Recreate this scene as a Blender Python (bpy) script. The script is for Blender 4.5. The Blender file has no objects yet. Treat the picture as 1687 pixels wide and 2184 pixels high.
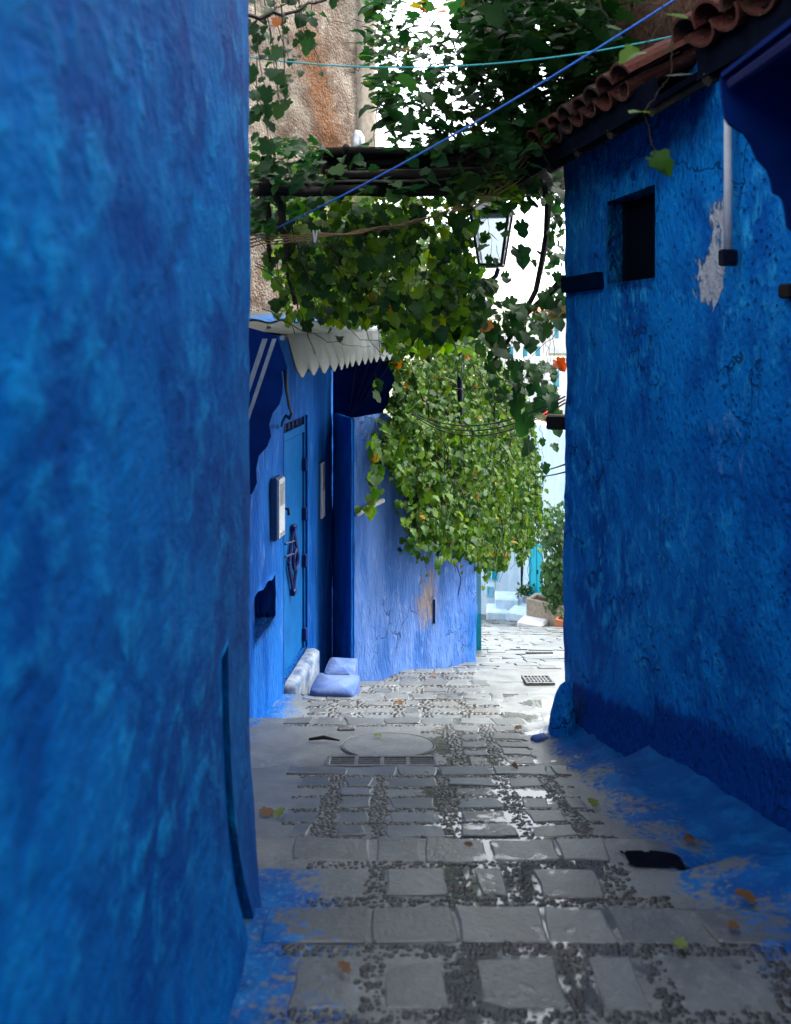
import bpy, math, random
import numpy as np
from mathutils import Vector, Matrix, noise
random.seed(7); np.random.seed(7)
S = bpy.context.scene
COL = S.collection
# ------------------------------------------------------------------ camera, world, sun, exposure
F, HZ, CX, EYE = 1700.0, 700.0, 843.5, 1.5      # focal length, horizon row, centre column in a 1687x2183 picture; eye height
cam = bpy.data.cameras.new('camera'); camo = bpy.data.objects.new('camera', cam); COL.objects.link(camo)
camo.location = (0, 0, EYE); camo.rotation_euler = (math.radians(90), 0, 0)
cam.sensor_fit = 'VERTICAL'; cam.sensor_height = 36.0; cam.sensor_width = 36.0*1687/2183
cam.lens = 36.0*F/2183; cam.shift_y = (HZ-1091.5)/2183.0
cam.clip_start = 0.03; cam.clip_end = 2000
cam.dof.use_dof = True; cam.dof.focus_distance = 7.5; cam.dof.aperture_fstop = 3.0
S.camera = camo
w = bpy.data.worlds.new('World'); S.world = w; w.use_nodes = True
wn = w.node_tree.nodes; wl = w.node_tree.links
sky = wn.new('ShaderNodeTexSky'); sky.sky_type = 'NISHITA'; sky.sun_disc = False
SUN_EL, SUN_AZ = math.radians(60), math.radians(68)     # azimuth from +Y towards +X
sky.sun_elevation = SUN_EL; sky.sun_rotation = SUN_AZ; sky.dust_density = 3.0; sky.air_density = 1.0
hs = wn.new('ShaderNodeHueSaturation'); hs.inputs['Saturation'].default_value = 0.28
wl.new(sky.outputs[0], hs.inputs['Color']); wl.new(hs.outputs[0], wn['Background'].inputs[0])
wn['Background'].inputs[1].default_value = 0.15
sun = bpy.data.lights.new('sun', 'SUN'); suno = bpy.data.objects.new('sun', sun); COL.objects.link(suno)
sun.energy = 1.35; sun.angle = math.radians(14); sun.color = (1, .96, .9)
sd = Vector((math.sin(SUN_AZ)*math.cos(SUN_EL), math.cos(SUN_AZ)*math.cos(SUN_EL), math.sin(SUN_EL)))
suno.rotation_euler = sd.to_track_quat('Z', 'Y').to_euler(); suno.location = (3, 5, 12)
S.view_settings.view_transform = 'Standard'; S.view_settings.look = 'None'
S.view_settings.gamma = 1; S.view_settings.exposure = 2.95
S.cycles.max_bounces = 10; S.cycles.diffuse_bounces = 6; S.cycles.glossy_bounces = 4
S.cycles.transmission_bounces = 6; S.cycles.transparent_max_bounces = 8
S.cycles.use_denoising = True

# ------------------------------------------------------------------ helpers
def at(px, py, d): return Vector(((px-CX)/F*d, d, EYE+(HZ-py)/F*d))
def hit(px, py, A, B):                        # a point of the vertical plane through plan points A, B seen at (px, py)
    k = (px-CX)/F; ux, uy = B[0]-A[0], B[1]-A[1]
    t = (k*A[1]-A[0])/(ux-k*uy); d = A[1]+t*uy
    return at(px, py, d)
def n3(x, y, z, s=1.0): return noise.noise(Vector((x*s, y*s, z*s)))
def fbm(x, y, z, s=1.0, o=4): return noise.fractal(Vector((x*s, y*s, z*s)), 1.0, 2.0, o)
def smooth(a, b, x):
    t = min(1, max(0, (x-a)/(b-a))); return t*t*(3-2*t)
def inpoly(x, y, P):
    c = False; j = len(P)-1
    for i in range(len(P)):
        if (P[i][1] > y) != (P[j][1] > y) and x < (P[j][0]-P[i][0])*(y-P[i][1])/(P[j][1]-P[i][1])+P[i][0]: c = not c
        j = i
    return c
class MB:
    def __init__(s): s.v = []; s.f = []; s.attr = {}
    def add(s, vs, fs):
        n = len(s.v); s.v += [tuple(p) for p in vs]; s.f += [tuple(i+n for i in q) for q in fs]
    def box(s, c, size, rz=0.0, M=None, bev=0.0):
        hx, hy, hz = size[0]/2, size[1]/2, size[2]/2
        R = M or Matrix.Rotation(rz, 3, 'Z'); c = Vector(c)
        if bev <= 0:
            vs = [c+R@Vector((x*hx, y*hy, z*hz)) for z in (-1, 1) for y in (-1, 1) for x in (-1, 1)]
            s.add(vs, [(0,2,3,1),(4,5,7,6),(0,1,5,4),(2,6,7,3),(0,4,6,2),(1,3,7,5)])
        else:
            b = min(bev, hx*.9, hy*.9, hz*.9); vs = []
            rings = [(-hz, b), (-hz+b, 0), (hz-b, 0), (hz, b)]
            for z, i in rings:
                X, Y = hx-i, hy-i; k = b*.5 if i == 0 else b*.3
                for (x, y) in ((X,-Y+k),(X,Y-k),(X-k,Y),(-X+k,Y),(-X,Y-k),(-X,-Y+k),(-X+k,-Y),(X-k,-Y)): vs.append(c+R@Vector((x, y, z)))
            fs = [tuple(range(7,-1,-1)), tuple(range(24,32))]
            for r in range(3):
                for i in range(8): fs.append((r*8+i, r*8+(i+1)%8, r*8+8+(i+1)%8, r*8+8+i))
            s.add(vs, fs)
    def tube(s, pts, r, n=6, cap=True):
        pts = [Vector(p) for p in pts]; m = len(pts); rs = r if isinstance(r, (list, tuple)) else [r]*m
        vs = []; fs = []; ref = Vector((0.13, 0.31, 1)).normalized()
        for i, p in enumerate(pts):
            t = (pts[min(i+1, m-1)]-pts[max(i-1, 0)])
            if t.length < 1e-9: t = Vector((0,0,1))
            t.normalize(); a = t.cross(ref)
            if a.length < .05: a = t.cross(Vector((1, 0, 0)))
            a.normalize(); b = t.cross(a)
            for k in range(n):
                g = 2*math.pi*k/n; vs.append(p+(a*math.cos(g)+b*math.sin(g))*rs[i])
        for i in range(m-1):
            for k in range(n): fs.append((i*n+k, i*n+(k+1)%n, i*n+n+(k+1)%n, i*n+n+k))
        if cap: fs += [tuple(range(n-1,-1,-1)), tuple(range((m-1)*n, m*n))]
        s.add(vs, fs)
    def lathe(s, c, prof, n=16):
        vs = []; fs = []; c = Vector(c); m = len(prof)
        for (r, z) in prof:
            for k in range(n): g = 2*math.pi*k/n; vs.append(c+Vector((r*math.cos(g), r*math.sin(g), z)))
        for i in range(m-1):
            for k in range(n): fs.append((i*n+k, i*n+(k+1)%n, i*n+n+(k+1)%n, i*n+n+k))
        fs += [tuple(range(n-1,-1,-1)), tuple(range((m-1)*n, m*n))]
        s.add(vs, fs)
    def slab(s, pts, nrm, th):                # polygon extruded along nrm by th
        n = len(pts); a = [Vector(p) for p in pts]; b = [p+Vector(nrm)*th for p in a]
        s.add(a+b, [tuple(range(n-1,-1,-1)), tuple(range(n, 2*n))]+[(i, (i+1)%n, n+(i+1)%n, n+i) for i in range(n)])
WL = {}
def wloc(o): return WL.get(o.name, Vector((0,0,0))) if o else Vector((0,0,0))
def obj(name, mb, mat, parent=None, smoothed=False, attrs=None):
    me = bpy.data.meshes.new(name); base = wloc(parent)
    v = np.array([tuple(p) for p in mb.v], dtype=np.float32) - np.array(base, dtype=np.float32)
    me.from_pydata(v.tolist(), [], mb.f); me.update()
    for k, a in (attrs or mb.attr).items():
        at_ = me.attributes.new(k, 'FLOAT', 'POINT'); at_.data.foreach_set('value', np.array(a, dtype=np.float32))
    if smoothed: me.polygons.foreach_set('use_smooth', [True]*len(me.polygons))
    me.materials.append(mat)
    o = bpy.data.objects.new(name, me); COL.objects.link(o)
    if parent: o.parent = parent
    WL[o.name] = base
    return o
def tag(o, label, cat, group=None, kind=None):
    if kind: o['kind'] = kind
    if label: o['label'] = label
    if cat: o['category'] = cat
    if group: o['group'] = group
    return o
def thing(name, loc, label, cat, group=None):
    o = bpy.data.objects.new(name, None); COL.objects.link(o); o.location = loc; o.empty_display_size = .1
    WL[o.name] = Vector(loc); return tag(o, label, cat, group)

# ------------------------------------------------------------------ materials
class NT:
    def __init__(s, name):
        s.m = bpy.data.materials.new(name); s.m.use_nodes = True; s.t = s.m.node_tree
        s.b = s.t.nodes['Principled BSDF']; s.co = s.t.nodes.new('ShaderNodeTexCoord').outputs['Object']
    def link(s, a, b): s.t.links.new(a, b)
    def val(s, sock, v):
        if hasattr(v, 'is_linked') or hasattr(v, 'links'): s.link(v, sock)
        elif isinstance(v, tuple) and len(v) == 3 and sock.type == 'RGBA': sock.default_value = (*v, 1)
        else: sock.default_value = v
    def map(s, scale): 
        n = s.t.nodes.new('ShaderNodeMapping'); n.inputs['Scale'].default_value = scale; s.link(s.co, n.inputs[0]); return n.outputs[0]
    def noise(s, scale, detail=5, rough=.6, vec=None, dist=0):
        n = s.t.nodes.new('ShaderNodeTexNoise'); n.inputs['Scale'].default_value = scale; n.inputs['Detail'].default_value = detail
        n.inputs['Roughness'].default_value = rough; n.inputs['Distortion'].default_value = dist; s.link(vec or s.co, n.inputs['Vector']); return n.outputs[0]
    def voro(s, scale, feature='F1', vec=None):
        n = s.t.nodes.new('ShaderNodeTexVoronoi'); n.feature = feature; n.inputs['Scale'].default_value = scale; s.link(vec or s.co, n.inputs['Vector']); return n.outputs['Distance']
    def ramp(s, v, a, b, lo=0., hi=1.):
        n = s.t.nodes.new('ShaderNodeMapRange'); n.interpolation_type = 'SMOOTHSTEP'
        s.link(v, n.inputs[0]); 
        for i, q in zip((1,2,3,4), (a, b, lo, hi)): n.inputs[i].default_value = q
        return n.outputs[0]
    def mix(s, f, a, b):
        n = s.t.nodes.new('ShaderNodeMix'); n.data_type = 'RGBA'
        s.val(n.inputs[0], f); s.val(n.inputs[6], a); s.val(n.inputs[7], b); return n.outputs[2]
    def math(s, op, a, b=0.0, clamp=False):
        n = s.t.nodes.new('ShaderNodeMath'); n.operation = op; n.use_clamp = clamp
        s.val(n.inputs[0], a); s.val(n.inputs[1], b); return n.outputs[0]
    def attr(s, name):
        n = s.t.nodes.new('ShaderNodeAttribute'); n.attribute_name = name; return n.outputs['Fac']
    def island(s): return s.t.nodes.new('ShaderNodeNewGeometry').outputs['Random Per Island']
    def bump(s, h, strength=.5, dist=.01, prev=None):
        n = s.t.nodes.new('ShaderNodeBump'); n.inputs['Strength'].default_value = strength; n.inputs['Distance'].default_value = dist
        s.link(h, n.inputs['Height'])
        if prev: s.link(prev, n.inputs['Normal'])
        return n.outputs[0]
    def done(s, col, rough=.8, bump=None, spec=.3, metal=0.):
        s.val(s.b.inputs['Base Color'], col); s.val(s.b.inputs['Roughness'], rough); s.val(s.b.inputs['Specular IOR Level'], spec)
        s.val(s.b.inputs['Metallic'], metal)
        if bump: s.link(bump, s.b.inputs['Normal'])
        return s.m
def plaster(name, deep, mid, light, rub=(.10,.18,.34), peel=None, vstretch=.45, scale=1.0, bumpd=.012, rough=.75, lightamt=(.52,.72), base_dark=None, fine=1.0, worn=None, peelw=.05, ystretch=1.0, pits=0., cracks=0.):
    t = NT(name); v = t.map((1, ystretch, vstretch))
    a = t.noise(3.2*scale, 6, .6, v, .4); b = t.noise(13*scale, 5, .65, v, .3); c = t.noise(55*scale, 4, .6); e = t.noise(.9*scale, 3, .5)
    col = t.mix(t.ramp(a, .36, .62), deep, mid)
    col = t.mix(t.math('MULTIPLY', t.ramp(b, *lightamt), t.ramp(e, .36, .62)), col, light)
    col = t.mix(t.math('MULTIPLY', t.ramp(c, .6, .78), t.math('MULTIPLY', t.ramp(a, .5, .68), .6)), col, rub)
    if worn is not None:
        k = t.ramp(t.math('ADD', t.attr('worn'), t.math('MULTIPLY', t.math('SUBTRACT', b, .5), 1.0)), .40, .75); col = t.mix(t.math('MULTIPLY', k, .75), col, worn)
    if base_dark is not None:
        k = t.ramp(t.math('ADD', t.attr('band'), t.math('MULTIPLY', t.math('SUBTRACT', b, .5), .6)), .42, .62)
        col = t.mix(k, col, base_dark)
    if peel is not None:
        k0 = t.math('ADD', t.attr('peel'), t.math('MULTIPLY', t.math('SUBTRACT', t.noise(16*scale, 6, .7, v, .6), .5), 1.1))
        kp = t.ramp(k0, .5-peelw*.35, .5+peelw*.65); col = t.mix(kp, col, t.mix(t.noise(30, 4), peel, tuple(x*.55 for x in peel)))
    vo = t.voro(34*scale, 'SMOOTH_F1', v)
    h = t.math('ADD', t.math('MULTIPLY', b, 1.0), t.math('ADD', t.math('MULTIPLY', c, .35*fine), t.math('MULTIPLY', t.ramp(vo, .1, .5), .35*fine)))
    if peel is not None: h = t.math('SUBTRACT', h, t.math('MULTIPLY', kp, .5))
    if pits:
        pv = t.ramp(t.voro(22*scale, 'F1', t.map((1, 1, .7))), .10, .24); pm_ = t.ramp(t.noise(2.2, 3), .42, .6); pq_ = t.math('MULTIPLY', t.math('SUBTRACT', 1.0, pv), pm_)
        h = t.math('SUBTRACT', h, t.math('MULTIPLY', pq_, pits)); col = t.mix(t.math('MULTIPLY', pq_, .55), col, deep)
    if cracks:
        wob = t.t.nodes.new('ShaderNodeVectorMath'); wob.operation = 'MULTIPLY_ADD'; nz_ = t.t.nodes.new('ShaderNodeTexNoise'); nz_.inputs['Scale'].default_value = 4; nz_.inputs['Detail'].default_value = 6; t.link(t.co, nz_.inputs['Vector'])
        t.link(nz_.outputs['Color'], wob.inputs[0]); wob.inputs[1].default_value = (.55, .55, .55); t.link(t.co, wob.inputs[2])
        cv = t.voro(1.5, 'DISTANCE_TO_EDGE', wob.outputs[0]); ck = t.math('MULTIPLY', t.ramp(cv, .012, .004), t.ramp(t.noise(1.3, 2), .5, .58)); 
        h = t.math('SUBTRACT', h, t.math('MULTIPLY', ck, cracks)); col = t.mix(t.math('MULTIPLY', ck, .8), col, tuple(.35*x for x in deep))
    return t.done(col, rough, t.bump(h, .85, bumpd), .06)
def simple(name, col, col2=None, rough=.6, metal=0., nscale=20, bumpd=.002, spec=.2, stretch=(1,1,1)):
    t = NT(name); n = t.noise(nscale, 5, .6, t.map(stretch)); col2 = col2 or tuple(c*.6 for c in col)
    return t.done(t.mix(t.ramp(n, .3, .7), col2, col), rough, t.bump(n, .5, bumpd), spec, metal)
def leafmat(name, cols, trans=.42, rare=None, rough=.42, spec=.3):
    t = NT(name); r = t.island(); n = t.t.nodes.new('ShaderNodeValToRGB'); t.link(r, n.inputs[0]); cr = n.color_ramp
    k = len(cols); 
    for i, c in enumerate(cols):
        p = i/(k-1)*.95
        e = cr.elements[i] if i < 2 else cr.elements.new(p)
        e.position = p; e.color = (*c, 1)
    if rare:
        e = cr.elements.new(.991); e.color = (*cols[-1], 1)
        for i, c in enumerate(rare):
            e = cr.elements.new(.993+.006*i/max(1, len(rare)-1 or 1)); e.color = (*c, 1)
    col = t.mix(t.math('MULTIPLY', t.noise(60, 3), .5), n.outputs[0], tuple(.5*x for x in cols[0]))
    t.done(col, rough, None, spec)
    tr = t.t.nodes.new('ShaderNodeBsdfTranslucent'); hsn = t.t.nodes.new('ShaderNodeHueSaturation')
    hsn.inputs['Value'].default_value = 2.0; hsn.inputs['Saturation'].default_value = 1.1; hsn.inputs['Hue'].default_value = .485
    t.link(col, hsn.inputs['Color']); t.link(hsn.outputs[0], tr.inputs[0])
    mx = t.t.nodes.new('ShaderNodeMixShader'); mx.inputs[0].default_value = trans
    t.link(t.b.outputs[0], mx.inputs[1]); t.link(tr.outputs[0], mx.inputs[2]); t.link(mx.outputs[0], t.t.nodes['Material Output'].inputs[0])
    return t.m
M = {}
M['bluewall'] = plaster('blue_limewash', (.0,.062,.27), (.0,.13,.42), (.004,.23,.54), rub=(.01,.21,.49), bumpd=.018, vstretch=.60, ystretch=.50, scale=1.45, lightamt=(.46,.70), fine=.25, worn=(.11,.27,.46))
M['bluewall_right'] = plaster('blue_limewash_rough', (.0,.082,.34), (.001,.17,.52), (.02,.31,.63), rub=(.04,.25,.56), peel=(.50,.53,.57), base_dark=(.0,.04,.22), bumpd=.035, vstretch=.6, scale=1.1, lightamt=(.46,.7), worn=(.15,.38,.62), fine=.7, pits=1.0, cracks=1.2)
M['doorwall'] = plaster('blue_limewash_smooth', (.0,.05,.24), (.006,.088,.33), (.05,.135,.39), bumpd=.014, vstretch=.3)
M['deepblue'] = plaster('deep_blue_paint', (.0,.075,.36), (.0,.115,.46), (.01,.17,.52), bumpd=.010)
M['lilac'] = plaster('lilac_blue_limewash', (.03,.095,.30), (.075,.155,.39), (.16,.225,.45), rub=(.02,.055,.22), peel=(.25,.20,.17), bumpd=.02, vstretch=.34, base_dark=(.004,.08,.29), peelw=.35, fine=.6, cracks=.45)
M['weathered'] = plaster('weathered_render', (.14,.10,.075), (.26,.22,.175), (.36,.325,.28), rub=(.07,.045,.035), peel=(.20,.085,.035), vstretch=.75, scale=1.1, bumpd=.035, peelw=.55, pits=.8)
M['earthwall'] = plaster('brown_earth_wall', (.05,.028,.018), (.10,.055,.035), (.16,.09,.06), bumpd=.03)
M['paleblue'] = plaster('pale_blue_whitewash', (.36,.50,.62), (.46,.58,.67), (.55,.63,.69), rub=(.6,.65,.7), bumpd=.01)
M['whitewash'] = plaster('whitewash', (.5,.51,.54), (.6,.6,.61), (.68,.68,.68), rub=(.5,.5,.52), bumpd=.01)
M['turq'] = simple('turquoise_paint', (.01,.33,.42), (.008,.27,.37), .5)
M['turqpale'] = simple('pale_turquoise_paint', (.16,.42,.54), (.13,.37,.50), .7)
M['doorpaint'] = simple('blue_door_paint', (.0,.088,.28), (.0,.066,.23), .6, nscale=6, bumpd=.001, spec=.08)
M['iron'] = simple('black_iron', (.008,.012,.03), (.005,.006,.012), .45, .3, 40)
M['navyiron'] = simple('navy_painted_iron', (.004,.016,.11), (.003,.01,.07), .4, 0, 40)
M['dark'] = simple('dark_interior', (.004,.006,.012), (.003,.004,.008), .9, spec=0.)
M['wood'] = simple('dark_weathered_wood', (.014,.011,.009), (.005,.0045,.004), .85, 0, 12, .006, .2, (1,12,12))
M['woodpale'] = simple('grey_weathered_cane', (.11,.095,.08), (.02,.018,.015), .75, 0, 14, .004, .2, (1,14,14))
M['stem'] = simple('vine_bark', (.035,.028,.018), (.012,.010,.008), .85, 0, 40, .003)
M['caneb'] = simple('dry_brown_tendril', (.20,.12,.06), (.10,.06,.03), .7, 0, 60)
M['navycloth'] = simple('navy_awning_cloth', (.001,.018,.12), (.001,.012,.08), .8, 0, 5, .003, .04)
M['silvercloth'] = simple('silver_awning_cloth', (.07,.08,.095), (.03,.038,.05), .40, .2, 5, .006, .6, (1,1,1.5))
M['stripe'] = simple('grey_stripe_cloth', (.22,.27,.32), (.14,.18,.22), .6, 0, 12)
M['bluetop'] = simple('blue_awning_cloth', (.02,.16,.45), (.015,.11,.34), .5, 0, 6, .003)
M['plastic'] = simple('grey_plastic', (.45,.47,.50), (.36,.38,.42), .45, 0, 30)
M['boxshade'] = simple('painted_box', (.015,.06,.16), (.01,.045,.12), .6)
M['zinc'] = simple('zinc_sheet', (.42,.44,.46), (.28,.30,.32), .35, .7, 12)
M['rope'] = simple('blue_rope', (.015,.12,.45), (.01,.08,.32), .5, 0, 200)
M['tealrope'] = simple('teal_cord', (.03,.32,.33), (.02,.2,.22), .5, 0, 200)
M['cable'] = simple('black_cable', (.012,.012,.014), (.008,.008,.01), .5)
M['tile'] = simple('terracotta_tile', (.30,.085,.05), (.13,.045,.03), .85, 0, 14, .006)
M['terracotta'] = simple('terracotta', (.42,.15,.08), (.30,.10,.05), .8)
M['concrete'] = simple('pale_concrete', (.28,.24,.19), (.18,.155,.125), .9, 0, 9, .01)
M['thresh'] = simple('worn_plaster_block', (.17,.20,.23), (.03,.06,.13), .8, 0, 9, .012)
M['padblue'] = plaster('lilac_washed_step', (.035,.07,.21), (.075,.115,.235), (.13,.16,.245), rub=(.07,.09,.15), bumpd=.004)
M['castiron'] = simple('cast_iron_grate', (.15,.155,.16), (.08,.085,.09), .5, .5, 30)
M['soil'] = simple('soil', (.03,.022,.015), (.015,.01,.008), .95)
M['red'] = simple('red_cloth', (.62,.09,.05), (.5,.06,.03), .8)
t = NT('milky_lamp_glass'); M['glass'] = t.done((.72,.78,.82), .25, None, .5); t.b.inputs['Transmission Weight'].default_value = .75; t.b.inputs['IOR'].default_value = 1.1
GREEN_REDS = [(.34,.20,.02), (.30,.07,.02)]
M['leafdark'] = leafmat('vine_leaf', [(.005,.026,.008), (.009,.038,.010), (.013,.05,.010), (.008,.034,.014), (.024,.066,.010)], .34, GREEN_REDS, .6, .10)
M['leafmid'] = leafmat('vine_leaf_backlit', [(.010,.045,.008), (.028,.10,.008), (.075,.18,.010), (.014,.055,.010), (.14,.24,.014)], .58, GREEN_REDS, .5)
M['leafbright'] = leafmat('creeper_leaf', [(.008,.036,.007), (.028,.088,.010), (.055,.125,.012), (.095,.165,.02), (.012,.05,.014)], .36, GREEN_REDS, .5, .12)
M['shrubleaf'] = leafmat('shrub_leaf', [(.018,.065,.018), (.03,.09,.02), (.05,.12,.03)], .3)
M['dryleaf'] = leafmat('fallen_brown_leaf', [(.085,.035,.012), (.12,.06,.02)], .15, None, .6)
M['mossleaf'] = leafmat('fallen_green_leaf', [(.07,.12,.02), (.12,.16,.03)], .15, None, .6)
def groundmat(name, c1, c2, c3, island=False, sc=1.0, wetr=(.10,.55), bumpd=.006, level=False):
    t = NT(name); a = t.noise(5*sc, 6, .65); b = t.noise(38*sc, 5, .65); c = t.noise(130*sc, 3, .6)
    col = t.mix(t.ramp(a, .32, .66), c1, c2); col = t.mix(t.ramp(b, .50, .75), col, c3)
    if island: col = t.mix(t.math('MULTIPLY', t.island(), .6), col, tuple(.45*x for x in c1))
    col = t.mix(t.math('MULTIPLY', t.ramp(t.noise(2.6, 4, .6), .52, .68), .30), col, (.07,.056,.042))
    p = t.ramp(t.math('ADD', t.attr('paint'), t.math('ADD', t.math('MULTIPLY', t.math('SUBTRACT', b, .5), 1.5), t.math('MULTIPLY', t.math('SUBTRACT', a, .5), 1.5))), .40, .78)
    blue = t.mix(t.ramp(t.noise(9, 5, .7), .42, .66), (.002,.055,.22), (.004,.10,.30))
    blue = t.mix(t.math('MULTIPLY', t.ramp(b, .55, .75), t.math('SUBTRACT', 1.0, t.attr('deep'))), blue, (.09,.21,.33))
    col = t.mix(p, col, blue)
    w = t.ramp(t.math('ADD', t.attr('wet_shade'), t.math('MULTIPLY', t.math('SUBTRACT', t.noise(11, 5, .62), .5), 1.5)), .40, .66)
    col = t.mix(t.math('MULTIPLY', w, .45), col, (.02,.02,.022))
    rough = t.math('ADD', t.math('MULTIPLY', w, wetr[0]-wetr[1]), wetr[1])
    rough = t.math('ADD', rough, t.math('MULTIPLY', p, .12))
    h = t.math('ADD', b, t.math('MULTIPLY', c, .5))
    h = t.math('MULTIPLY', h, t.math('SUBTRACT', 1.0, t.math('MULTIPLY', w, .75)))
    bn = t.bump(h, .6, bumpd)
    if level:                                   # standing water lies almost level between the stones
        nm = t.t.nodes.new('ShaderNodeMix'); nm.data_type = 'VECTOR'; t.link(w, nm.inputs[0]); t.link(bn, nm.inputs[4]); nm.inputs[5].default_value = (0, .11, .994); bn = nm.outputs[1]
    return t.done(col, rough, bn, t.math('MULTIPLY', t.math('SUBTRACT', 1.0, t.math('MULTIPLY', p, .85)), .5))
M['mortar'] = groundmat('pavement_mortar', (.068,.077,.079), (.114,.125,.126), (.16,.168,.165), wetr=(.04,.42), level=True)
M['slabs'] = groundmat('grey_paving_slab', (.068,.078,.081), (.106,.117,.119), (.15,.157,.155), True, .8, (.09,.38), level=True)
M['pebble'] = groundmat('river_pebble', (.007,.009,.011), (.016,.019,.022), (.06,.062,.062), True, 1.5, (.26,.48), .004)
t = NT('standing_water'); M['water'] = t.done((.02,.022,.025), .015, t.bump(t.noise(18, 2), .06, .002), 1.0)

# ------------------------------------------------------------------ the ground: an alley stepping downhill
EDGES = [-6,-5,-4,-3,-2,-1,-.3,.35,1.0,1.6,2.23,2.86,4.16,5.5,6.6,7.6,8.7,9.9,11.0,12.4,14.0,15.6,17.2,19.0,21.0,31.0]
SLOPE = {2.86:.30, 4.16:.24, 21.0:.327}
def Hm(d):
    if d < 10: return 1.5+.33*(d-1.72)
    if d < 31: return 4.2324+.3375*(d-10)
    return 11.3199
def prof(d, edges=EDGES, dflt=.17):
    if d <= edges[0]: return -Hm(edges[0])
    if d >= 31: return -Hm(31)
    for i in range(len(edges)-1):
        if edges[i] <= d < edges[i+1]:
            m = .5*(edges[i]+edges[i+1]); return -Hm(m)-SLOPE.get(edges[i], dflt if d < 9 else .27)*(d-m)
APR = [-6,-3,-1.2,.2,1.45,2.62,4.05,5.15,9,31]
DOOR_A, DOOR_B = (-.93, 6.56), (-.826, 7.29)
def xright(d): return 1.12-.161*(d-5.3)
def xleft(d): return -.40-.0431*(d-.8) if d < 2.65 else -1.865+.1425*d
def gz(X, d):
    z = prof(d)
    if d < 5.9:
        xr = xright(d); t = (X-.87)/(xr-.87)
        if t > 0:
            k = smooth(.02, .45, t)*(1-smooth(5.2, 5.9, d)); z2 = prof(d, APR, .24)+.02
            z = z*(1-k)+z2*k+.09*max(0, t-.45)**2/.3*(1-smooth(5.2, 5.9, d))+k*(.014*fbm(X, d, 5, 7, 4)+.006*fbm(X, d, 2, 22, 3))
    return EYE+z+.006*fbm(X, d, 0, 2.2, 3)
def gp(px, py):                                # where the line of sight through (px, py) meets the ground
    lo = None
    for i in range(100, 4200):
        d = i*.01
        p = at(px, py, d)
        if p.z <= gz(p.x, d): return Vector((p.x, d, gz(p.x, d)))
    return at(px, py, 31)
def paint(X, d):
    if d > 12.5: return 0.0
    a = 0.0
    xl = xleft(d)
    if d < 2.9: a = .74*(1.0-smooth(.06, .50+.06*(2.4-d), X-xl))
    elif d < 8.6: a = (1.0-smooth(.0, .55, X-xl))*.72
    if d < 5.75:
        b = smooth(-.06, .10, X-.87)*(1-smooth(5.3, 5.75, d)); tt = (X-.87)/(xright(d)-.87); a = max(a, b*(.60+.45*smooth(.1, .75, tt)))
        if d < 2.35: a = max(0, min(a, 1.1-smooth(0, 1, (2.35-d)/.7)*1.1)) if X > .5 else a
    return a
SPOTS = [(1120, 1850, .24, .07), (1060, 1838, .12, .05), (1110, 1905, .2, .05), (990, 1765, .15, .09), (1095, 1530, .34, .12), (1010, 1480, .4, .12), (1120, 1700, .14, .08), (1075, 2110, .09, .10),
         (900, 1650, .14, .05), (1160, 1500, .22, .1), (1030, 1690, .2, .09), (1060, 1750, .16, .11), (980, 1880, .12, .05), (960, 1700, .13, .10), (1150, 1560, .14, .1), (1080, 1402, .8, .4), (1080, 1625, .25, .06), (1250, 1960, .10, .03), (1180, 2010, .06, .03), (1000, 1600, .14, .05), (870, 1480, .15, .08)]
SPW = [(gp(a, b), c, e) for (a, b, c, e) in SPOTS]
def wet_shade(X, d):
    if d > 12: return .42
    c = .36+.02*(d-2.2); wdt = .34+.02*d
    w_ = max(0, 1-abs(X-c)/wdt)*.58*smooth(1.3, 2.4, d)+.14+.20*smooth(3.0, 1.8, d)  # wet band, plus a darkening of the nearest ground painted in for its shade
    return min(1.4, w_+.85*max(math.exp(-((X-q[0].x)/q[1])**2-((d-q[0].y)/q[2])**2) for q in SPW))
xs = sorted(set([round(x, 4) for x in list(np.arange(-1.5, 1.95, .03))+[-60,-30,-15,-8,-5,-4,-3,-2.5,-2,-1.75,2.1,2.4,2.8,3.3,4,4.8,5.6,6.5,8,10,15,30,60]]))
ds = []
for d in list(np.arange(-6, 1.2, .2))+list(np.arange(1.2, 7, .035))+list(np.arange(7, 12, .09))+list(np.arange(12, 32, .4))+[34,40,50,70,110,180,300]: ds.append(float(d))
ds = [d for d in ds if all(abs(d-e) > .012 for e in EDGES+APR)]
for e in EDGES[1:]+APR[1:-1]: ds += [e-.006, e+.006]
ds = sorted(set(ds))
mb = MB(); A1 = []; A2 = []; A3 = []
for d in ds:
    for x in xs:
        mb.v.append((x, d, gz(x, d))); A1.append(paint(x, d)); A2.append(wet_shade(x, d)); A3.append(1.0 if x > .8 else .15)
nx = len(xs)
for j in range(len(ds)-1):
    for i in range(nx-1): mb.f.append((j*nx+i, j*nx+i+1, (j+1)*nx+i+1, (j+1)*nx+i))
mb.attr = {'paint': A1, 'wet_shade': A2, 'deep': A3}
tag(obj('ground', mb, M['mortar'], None, True), None, None, kind='structure')

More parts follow.
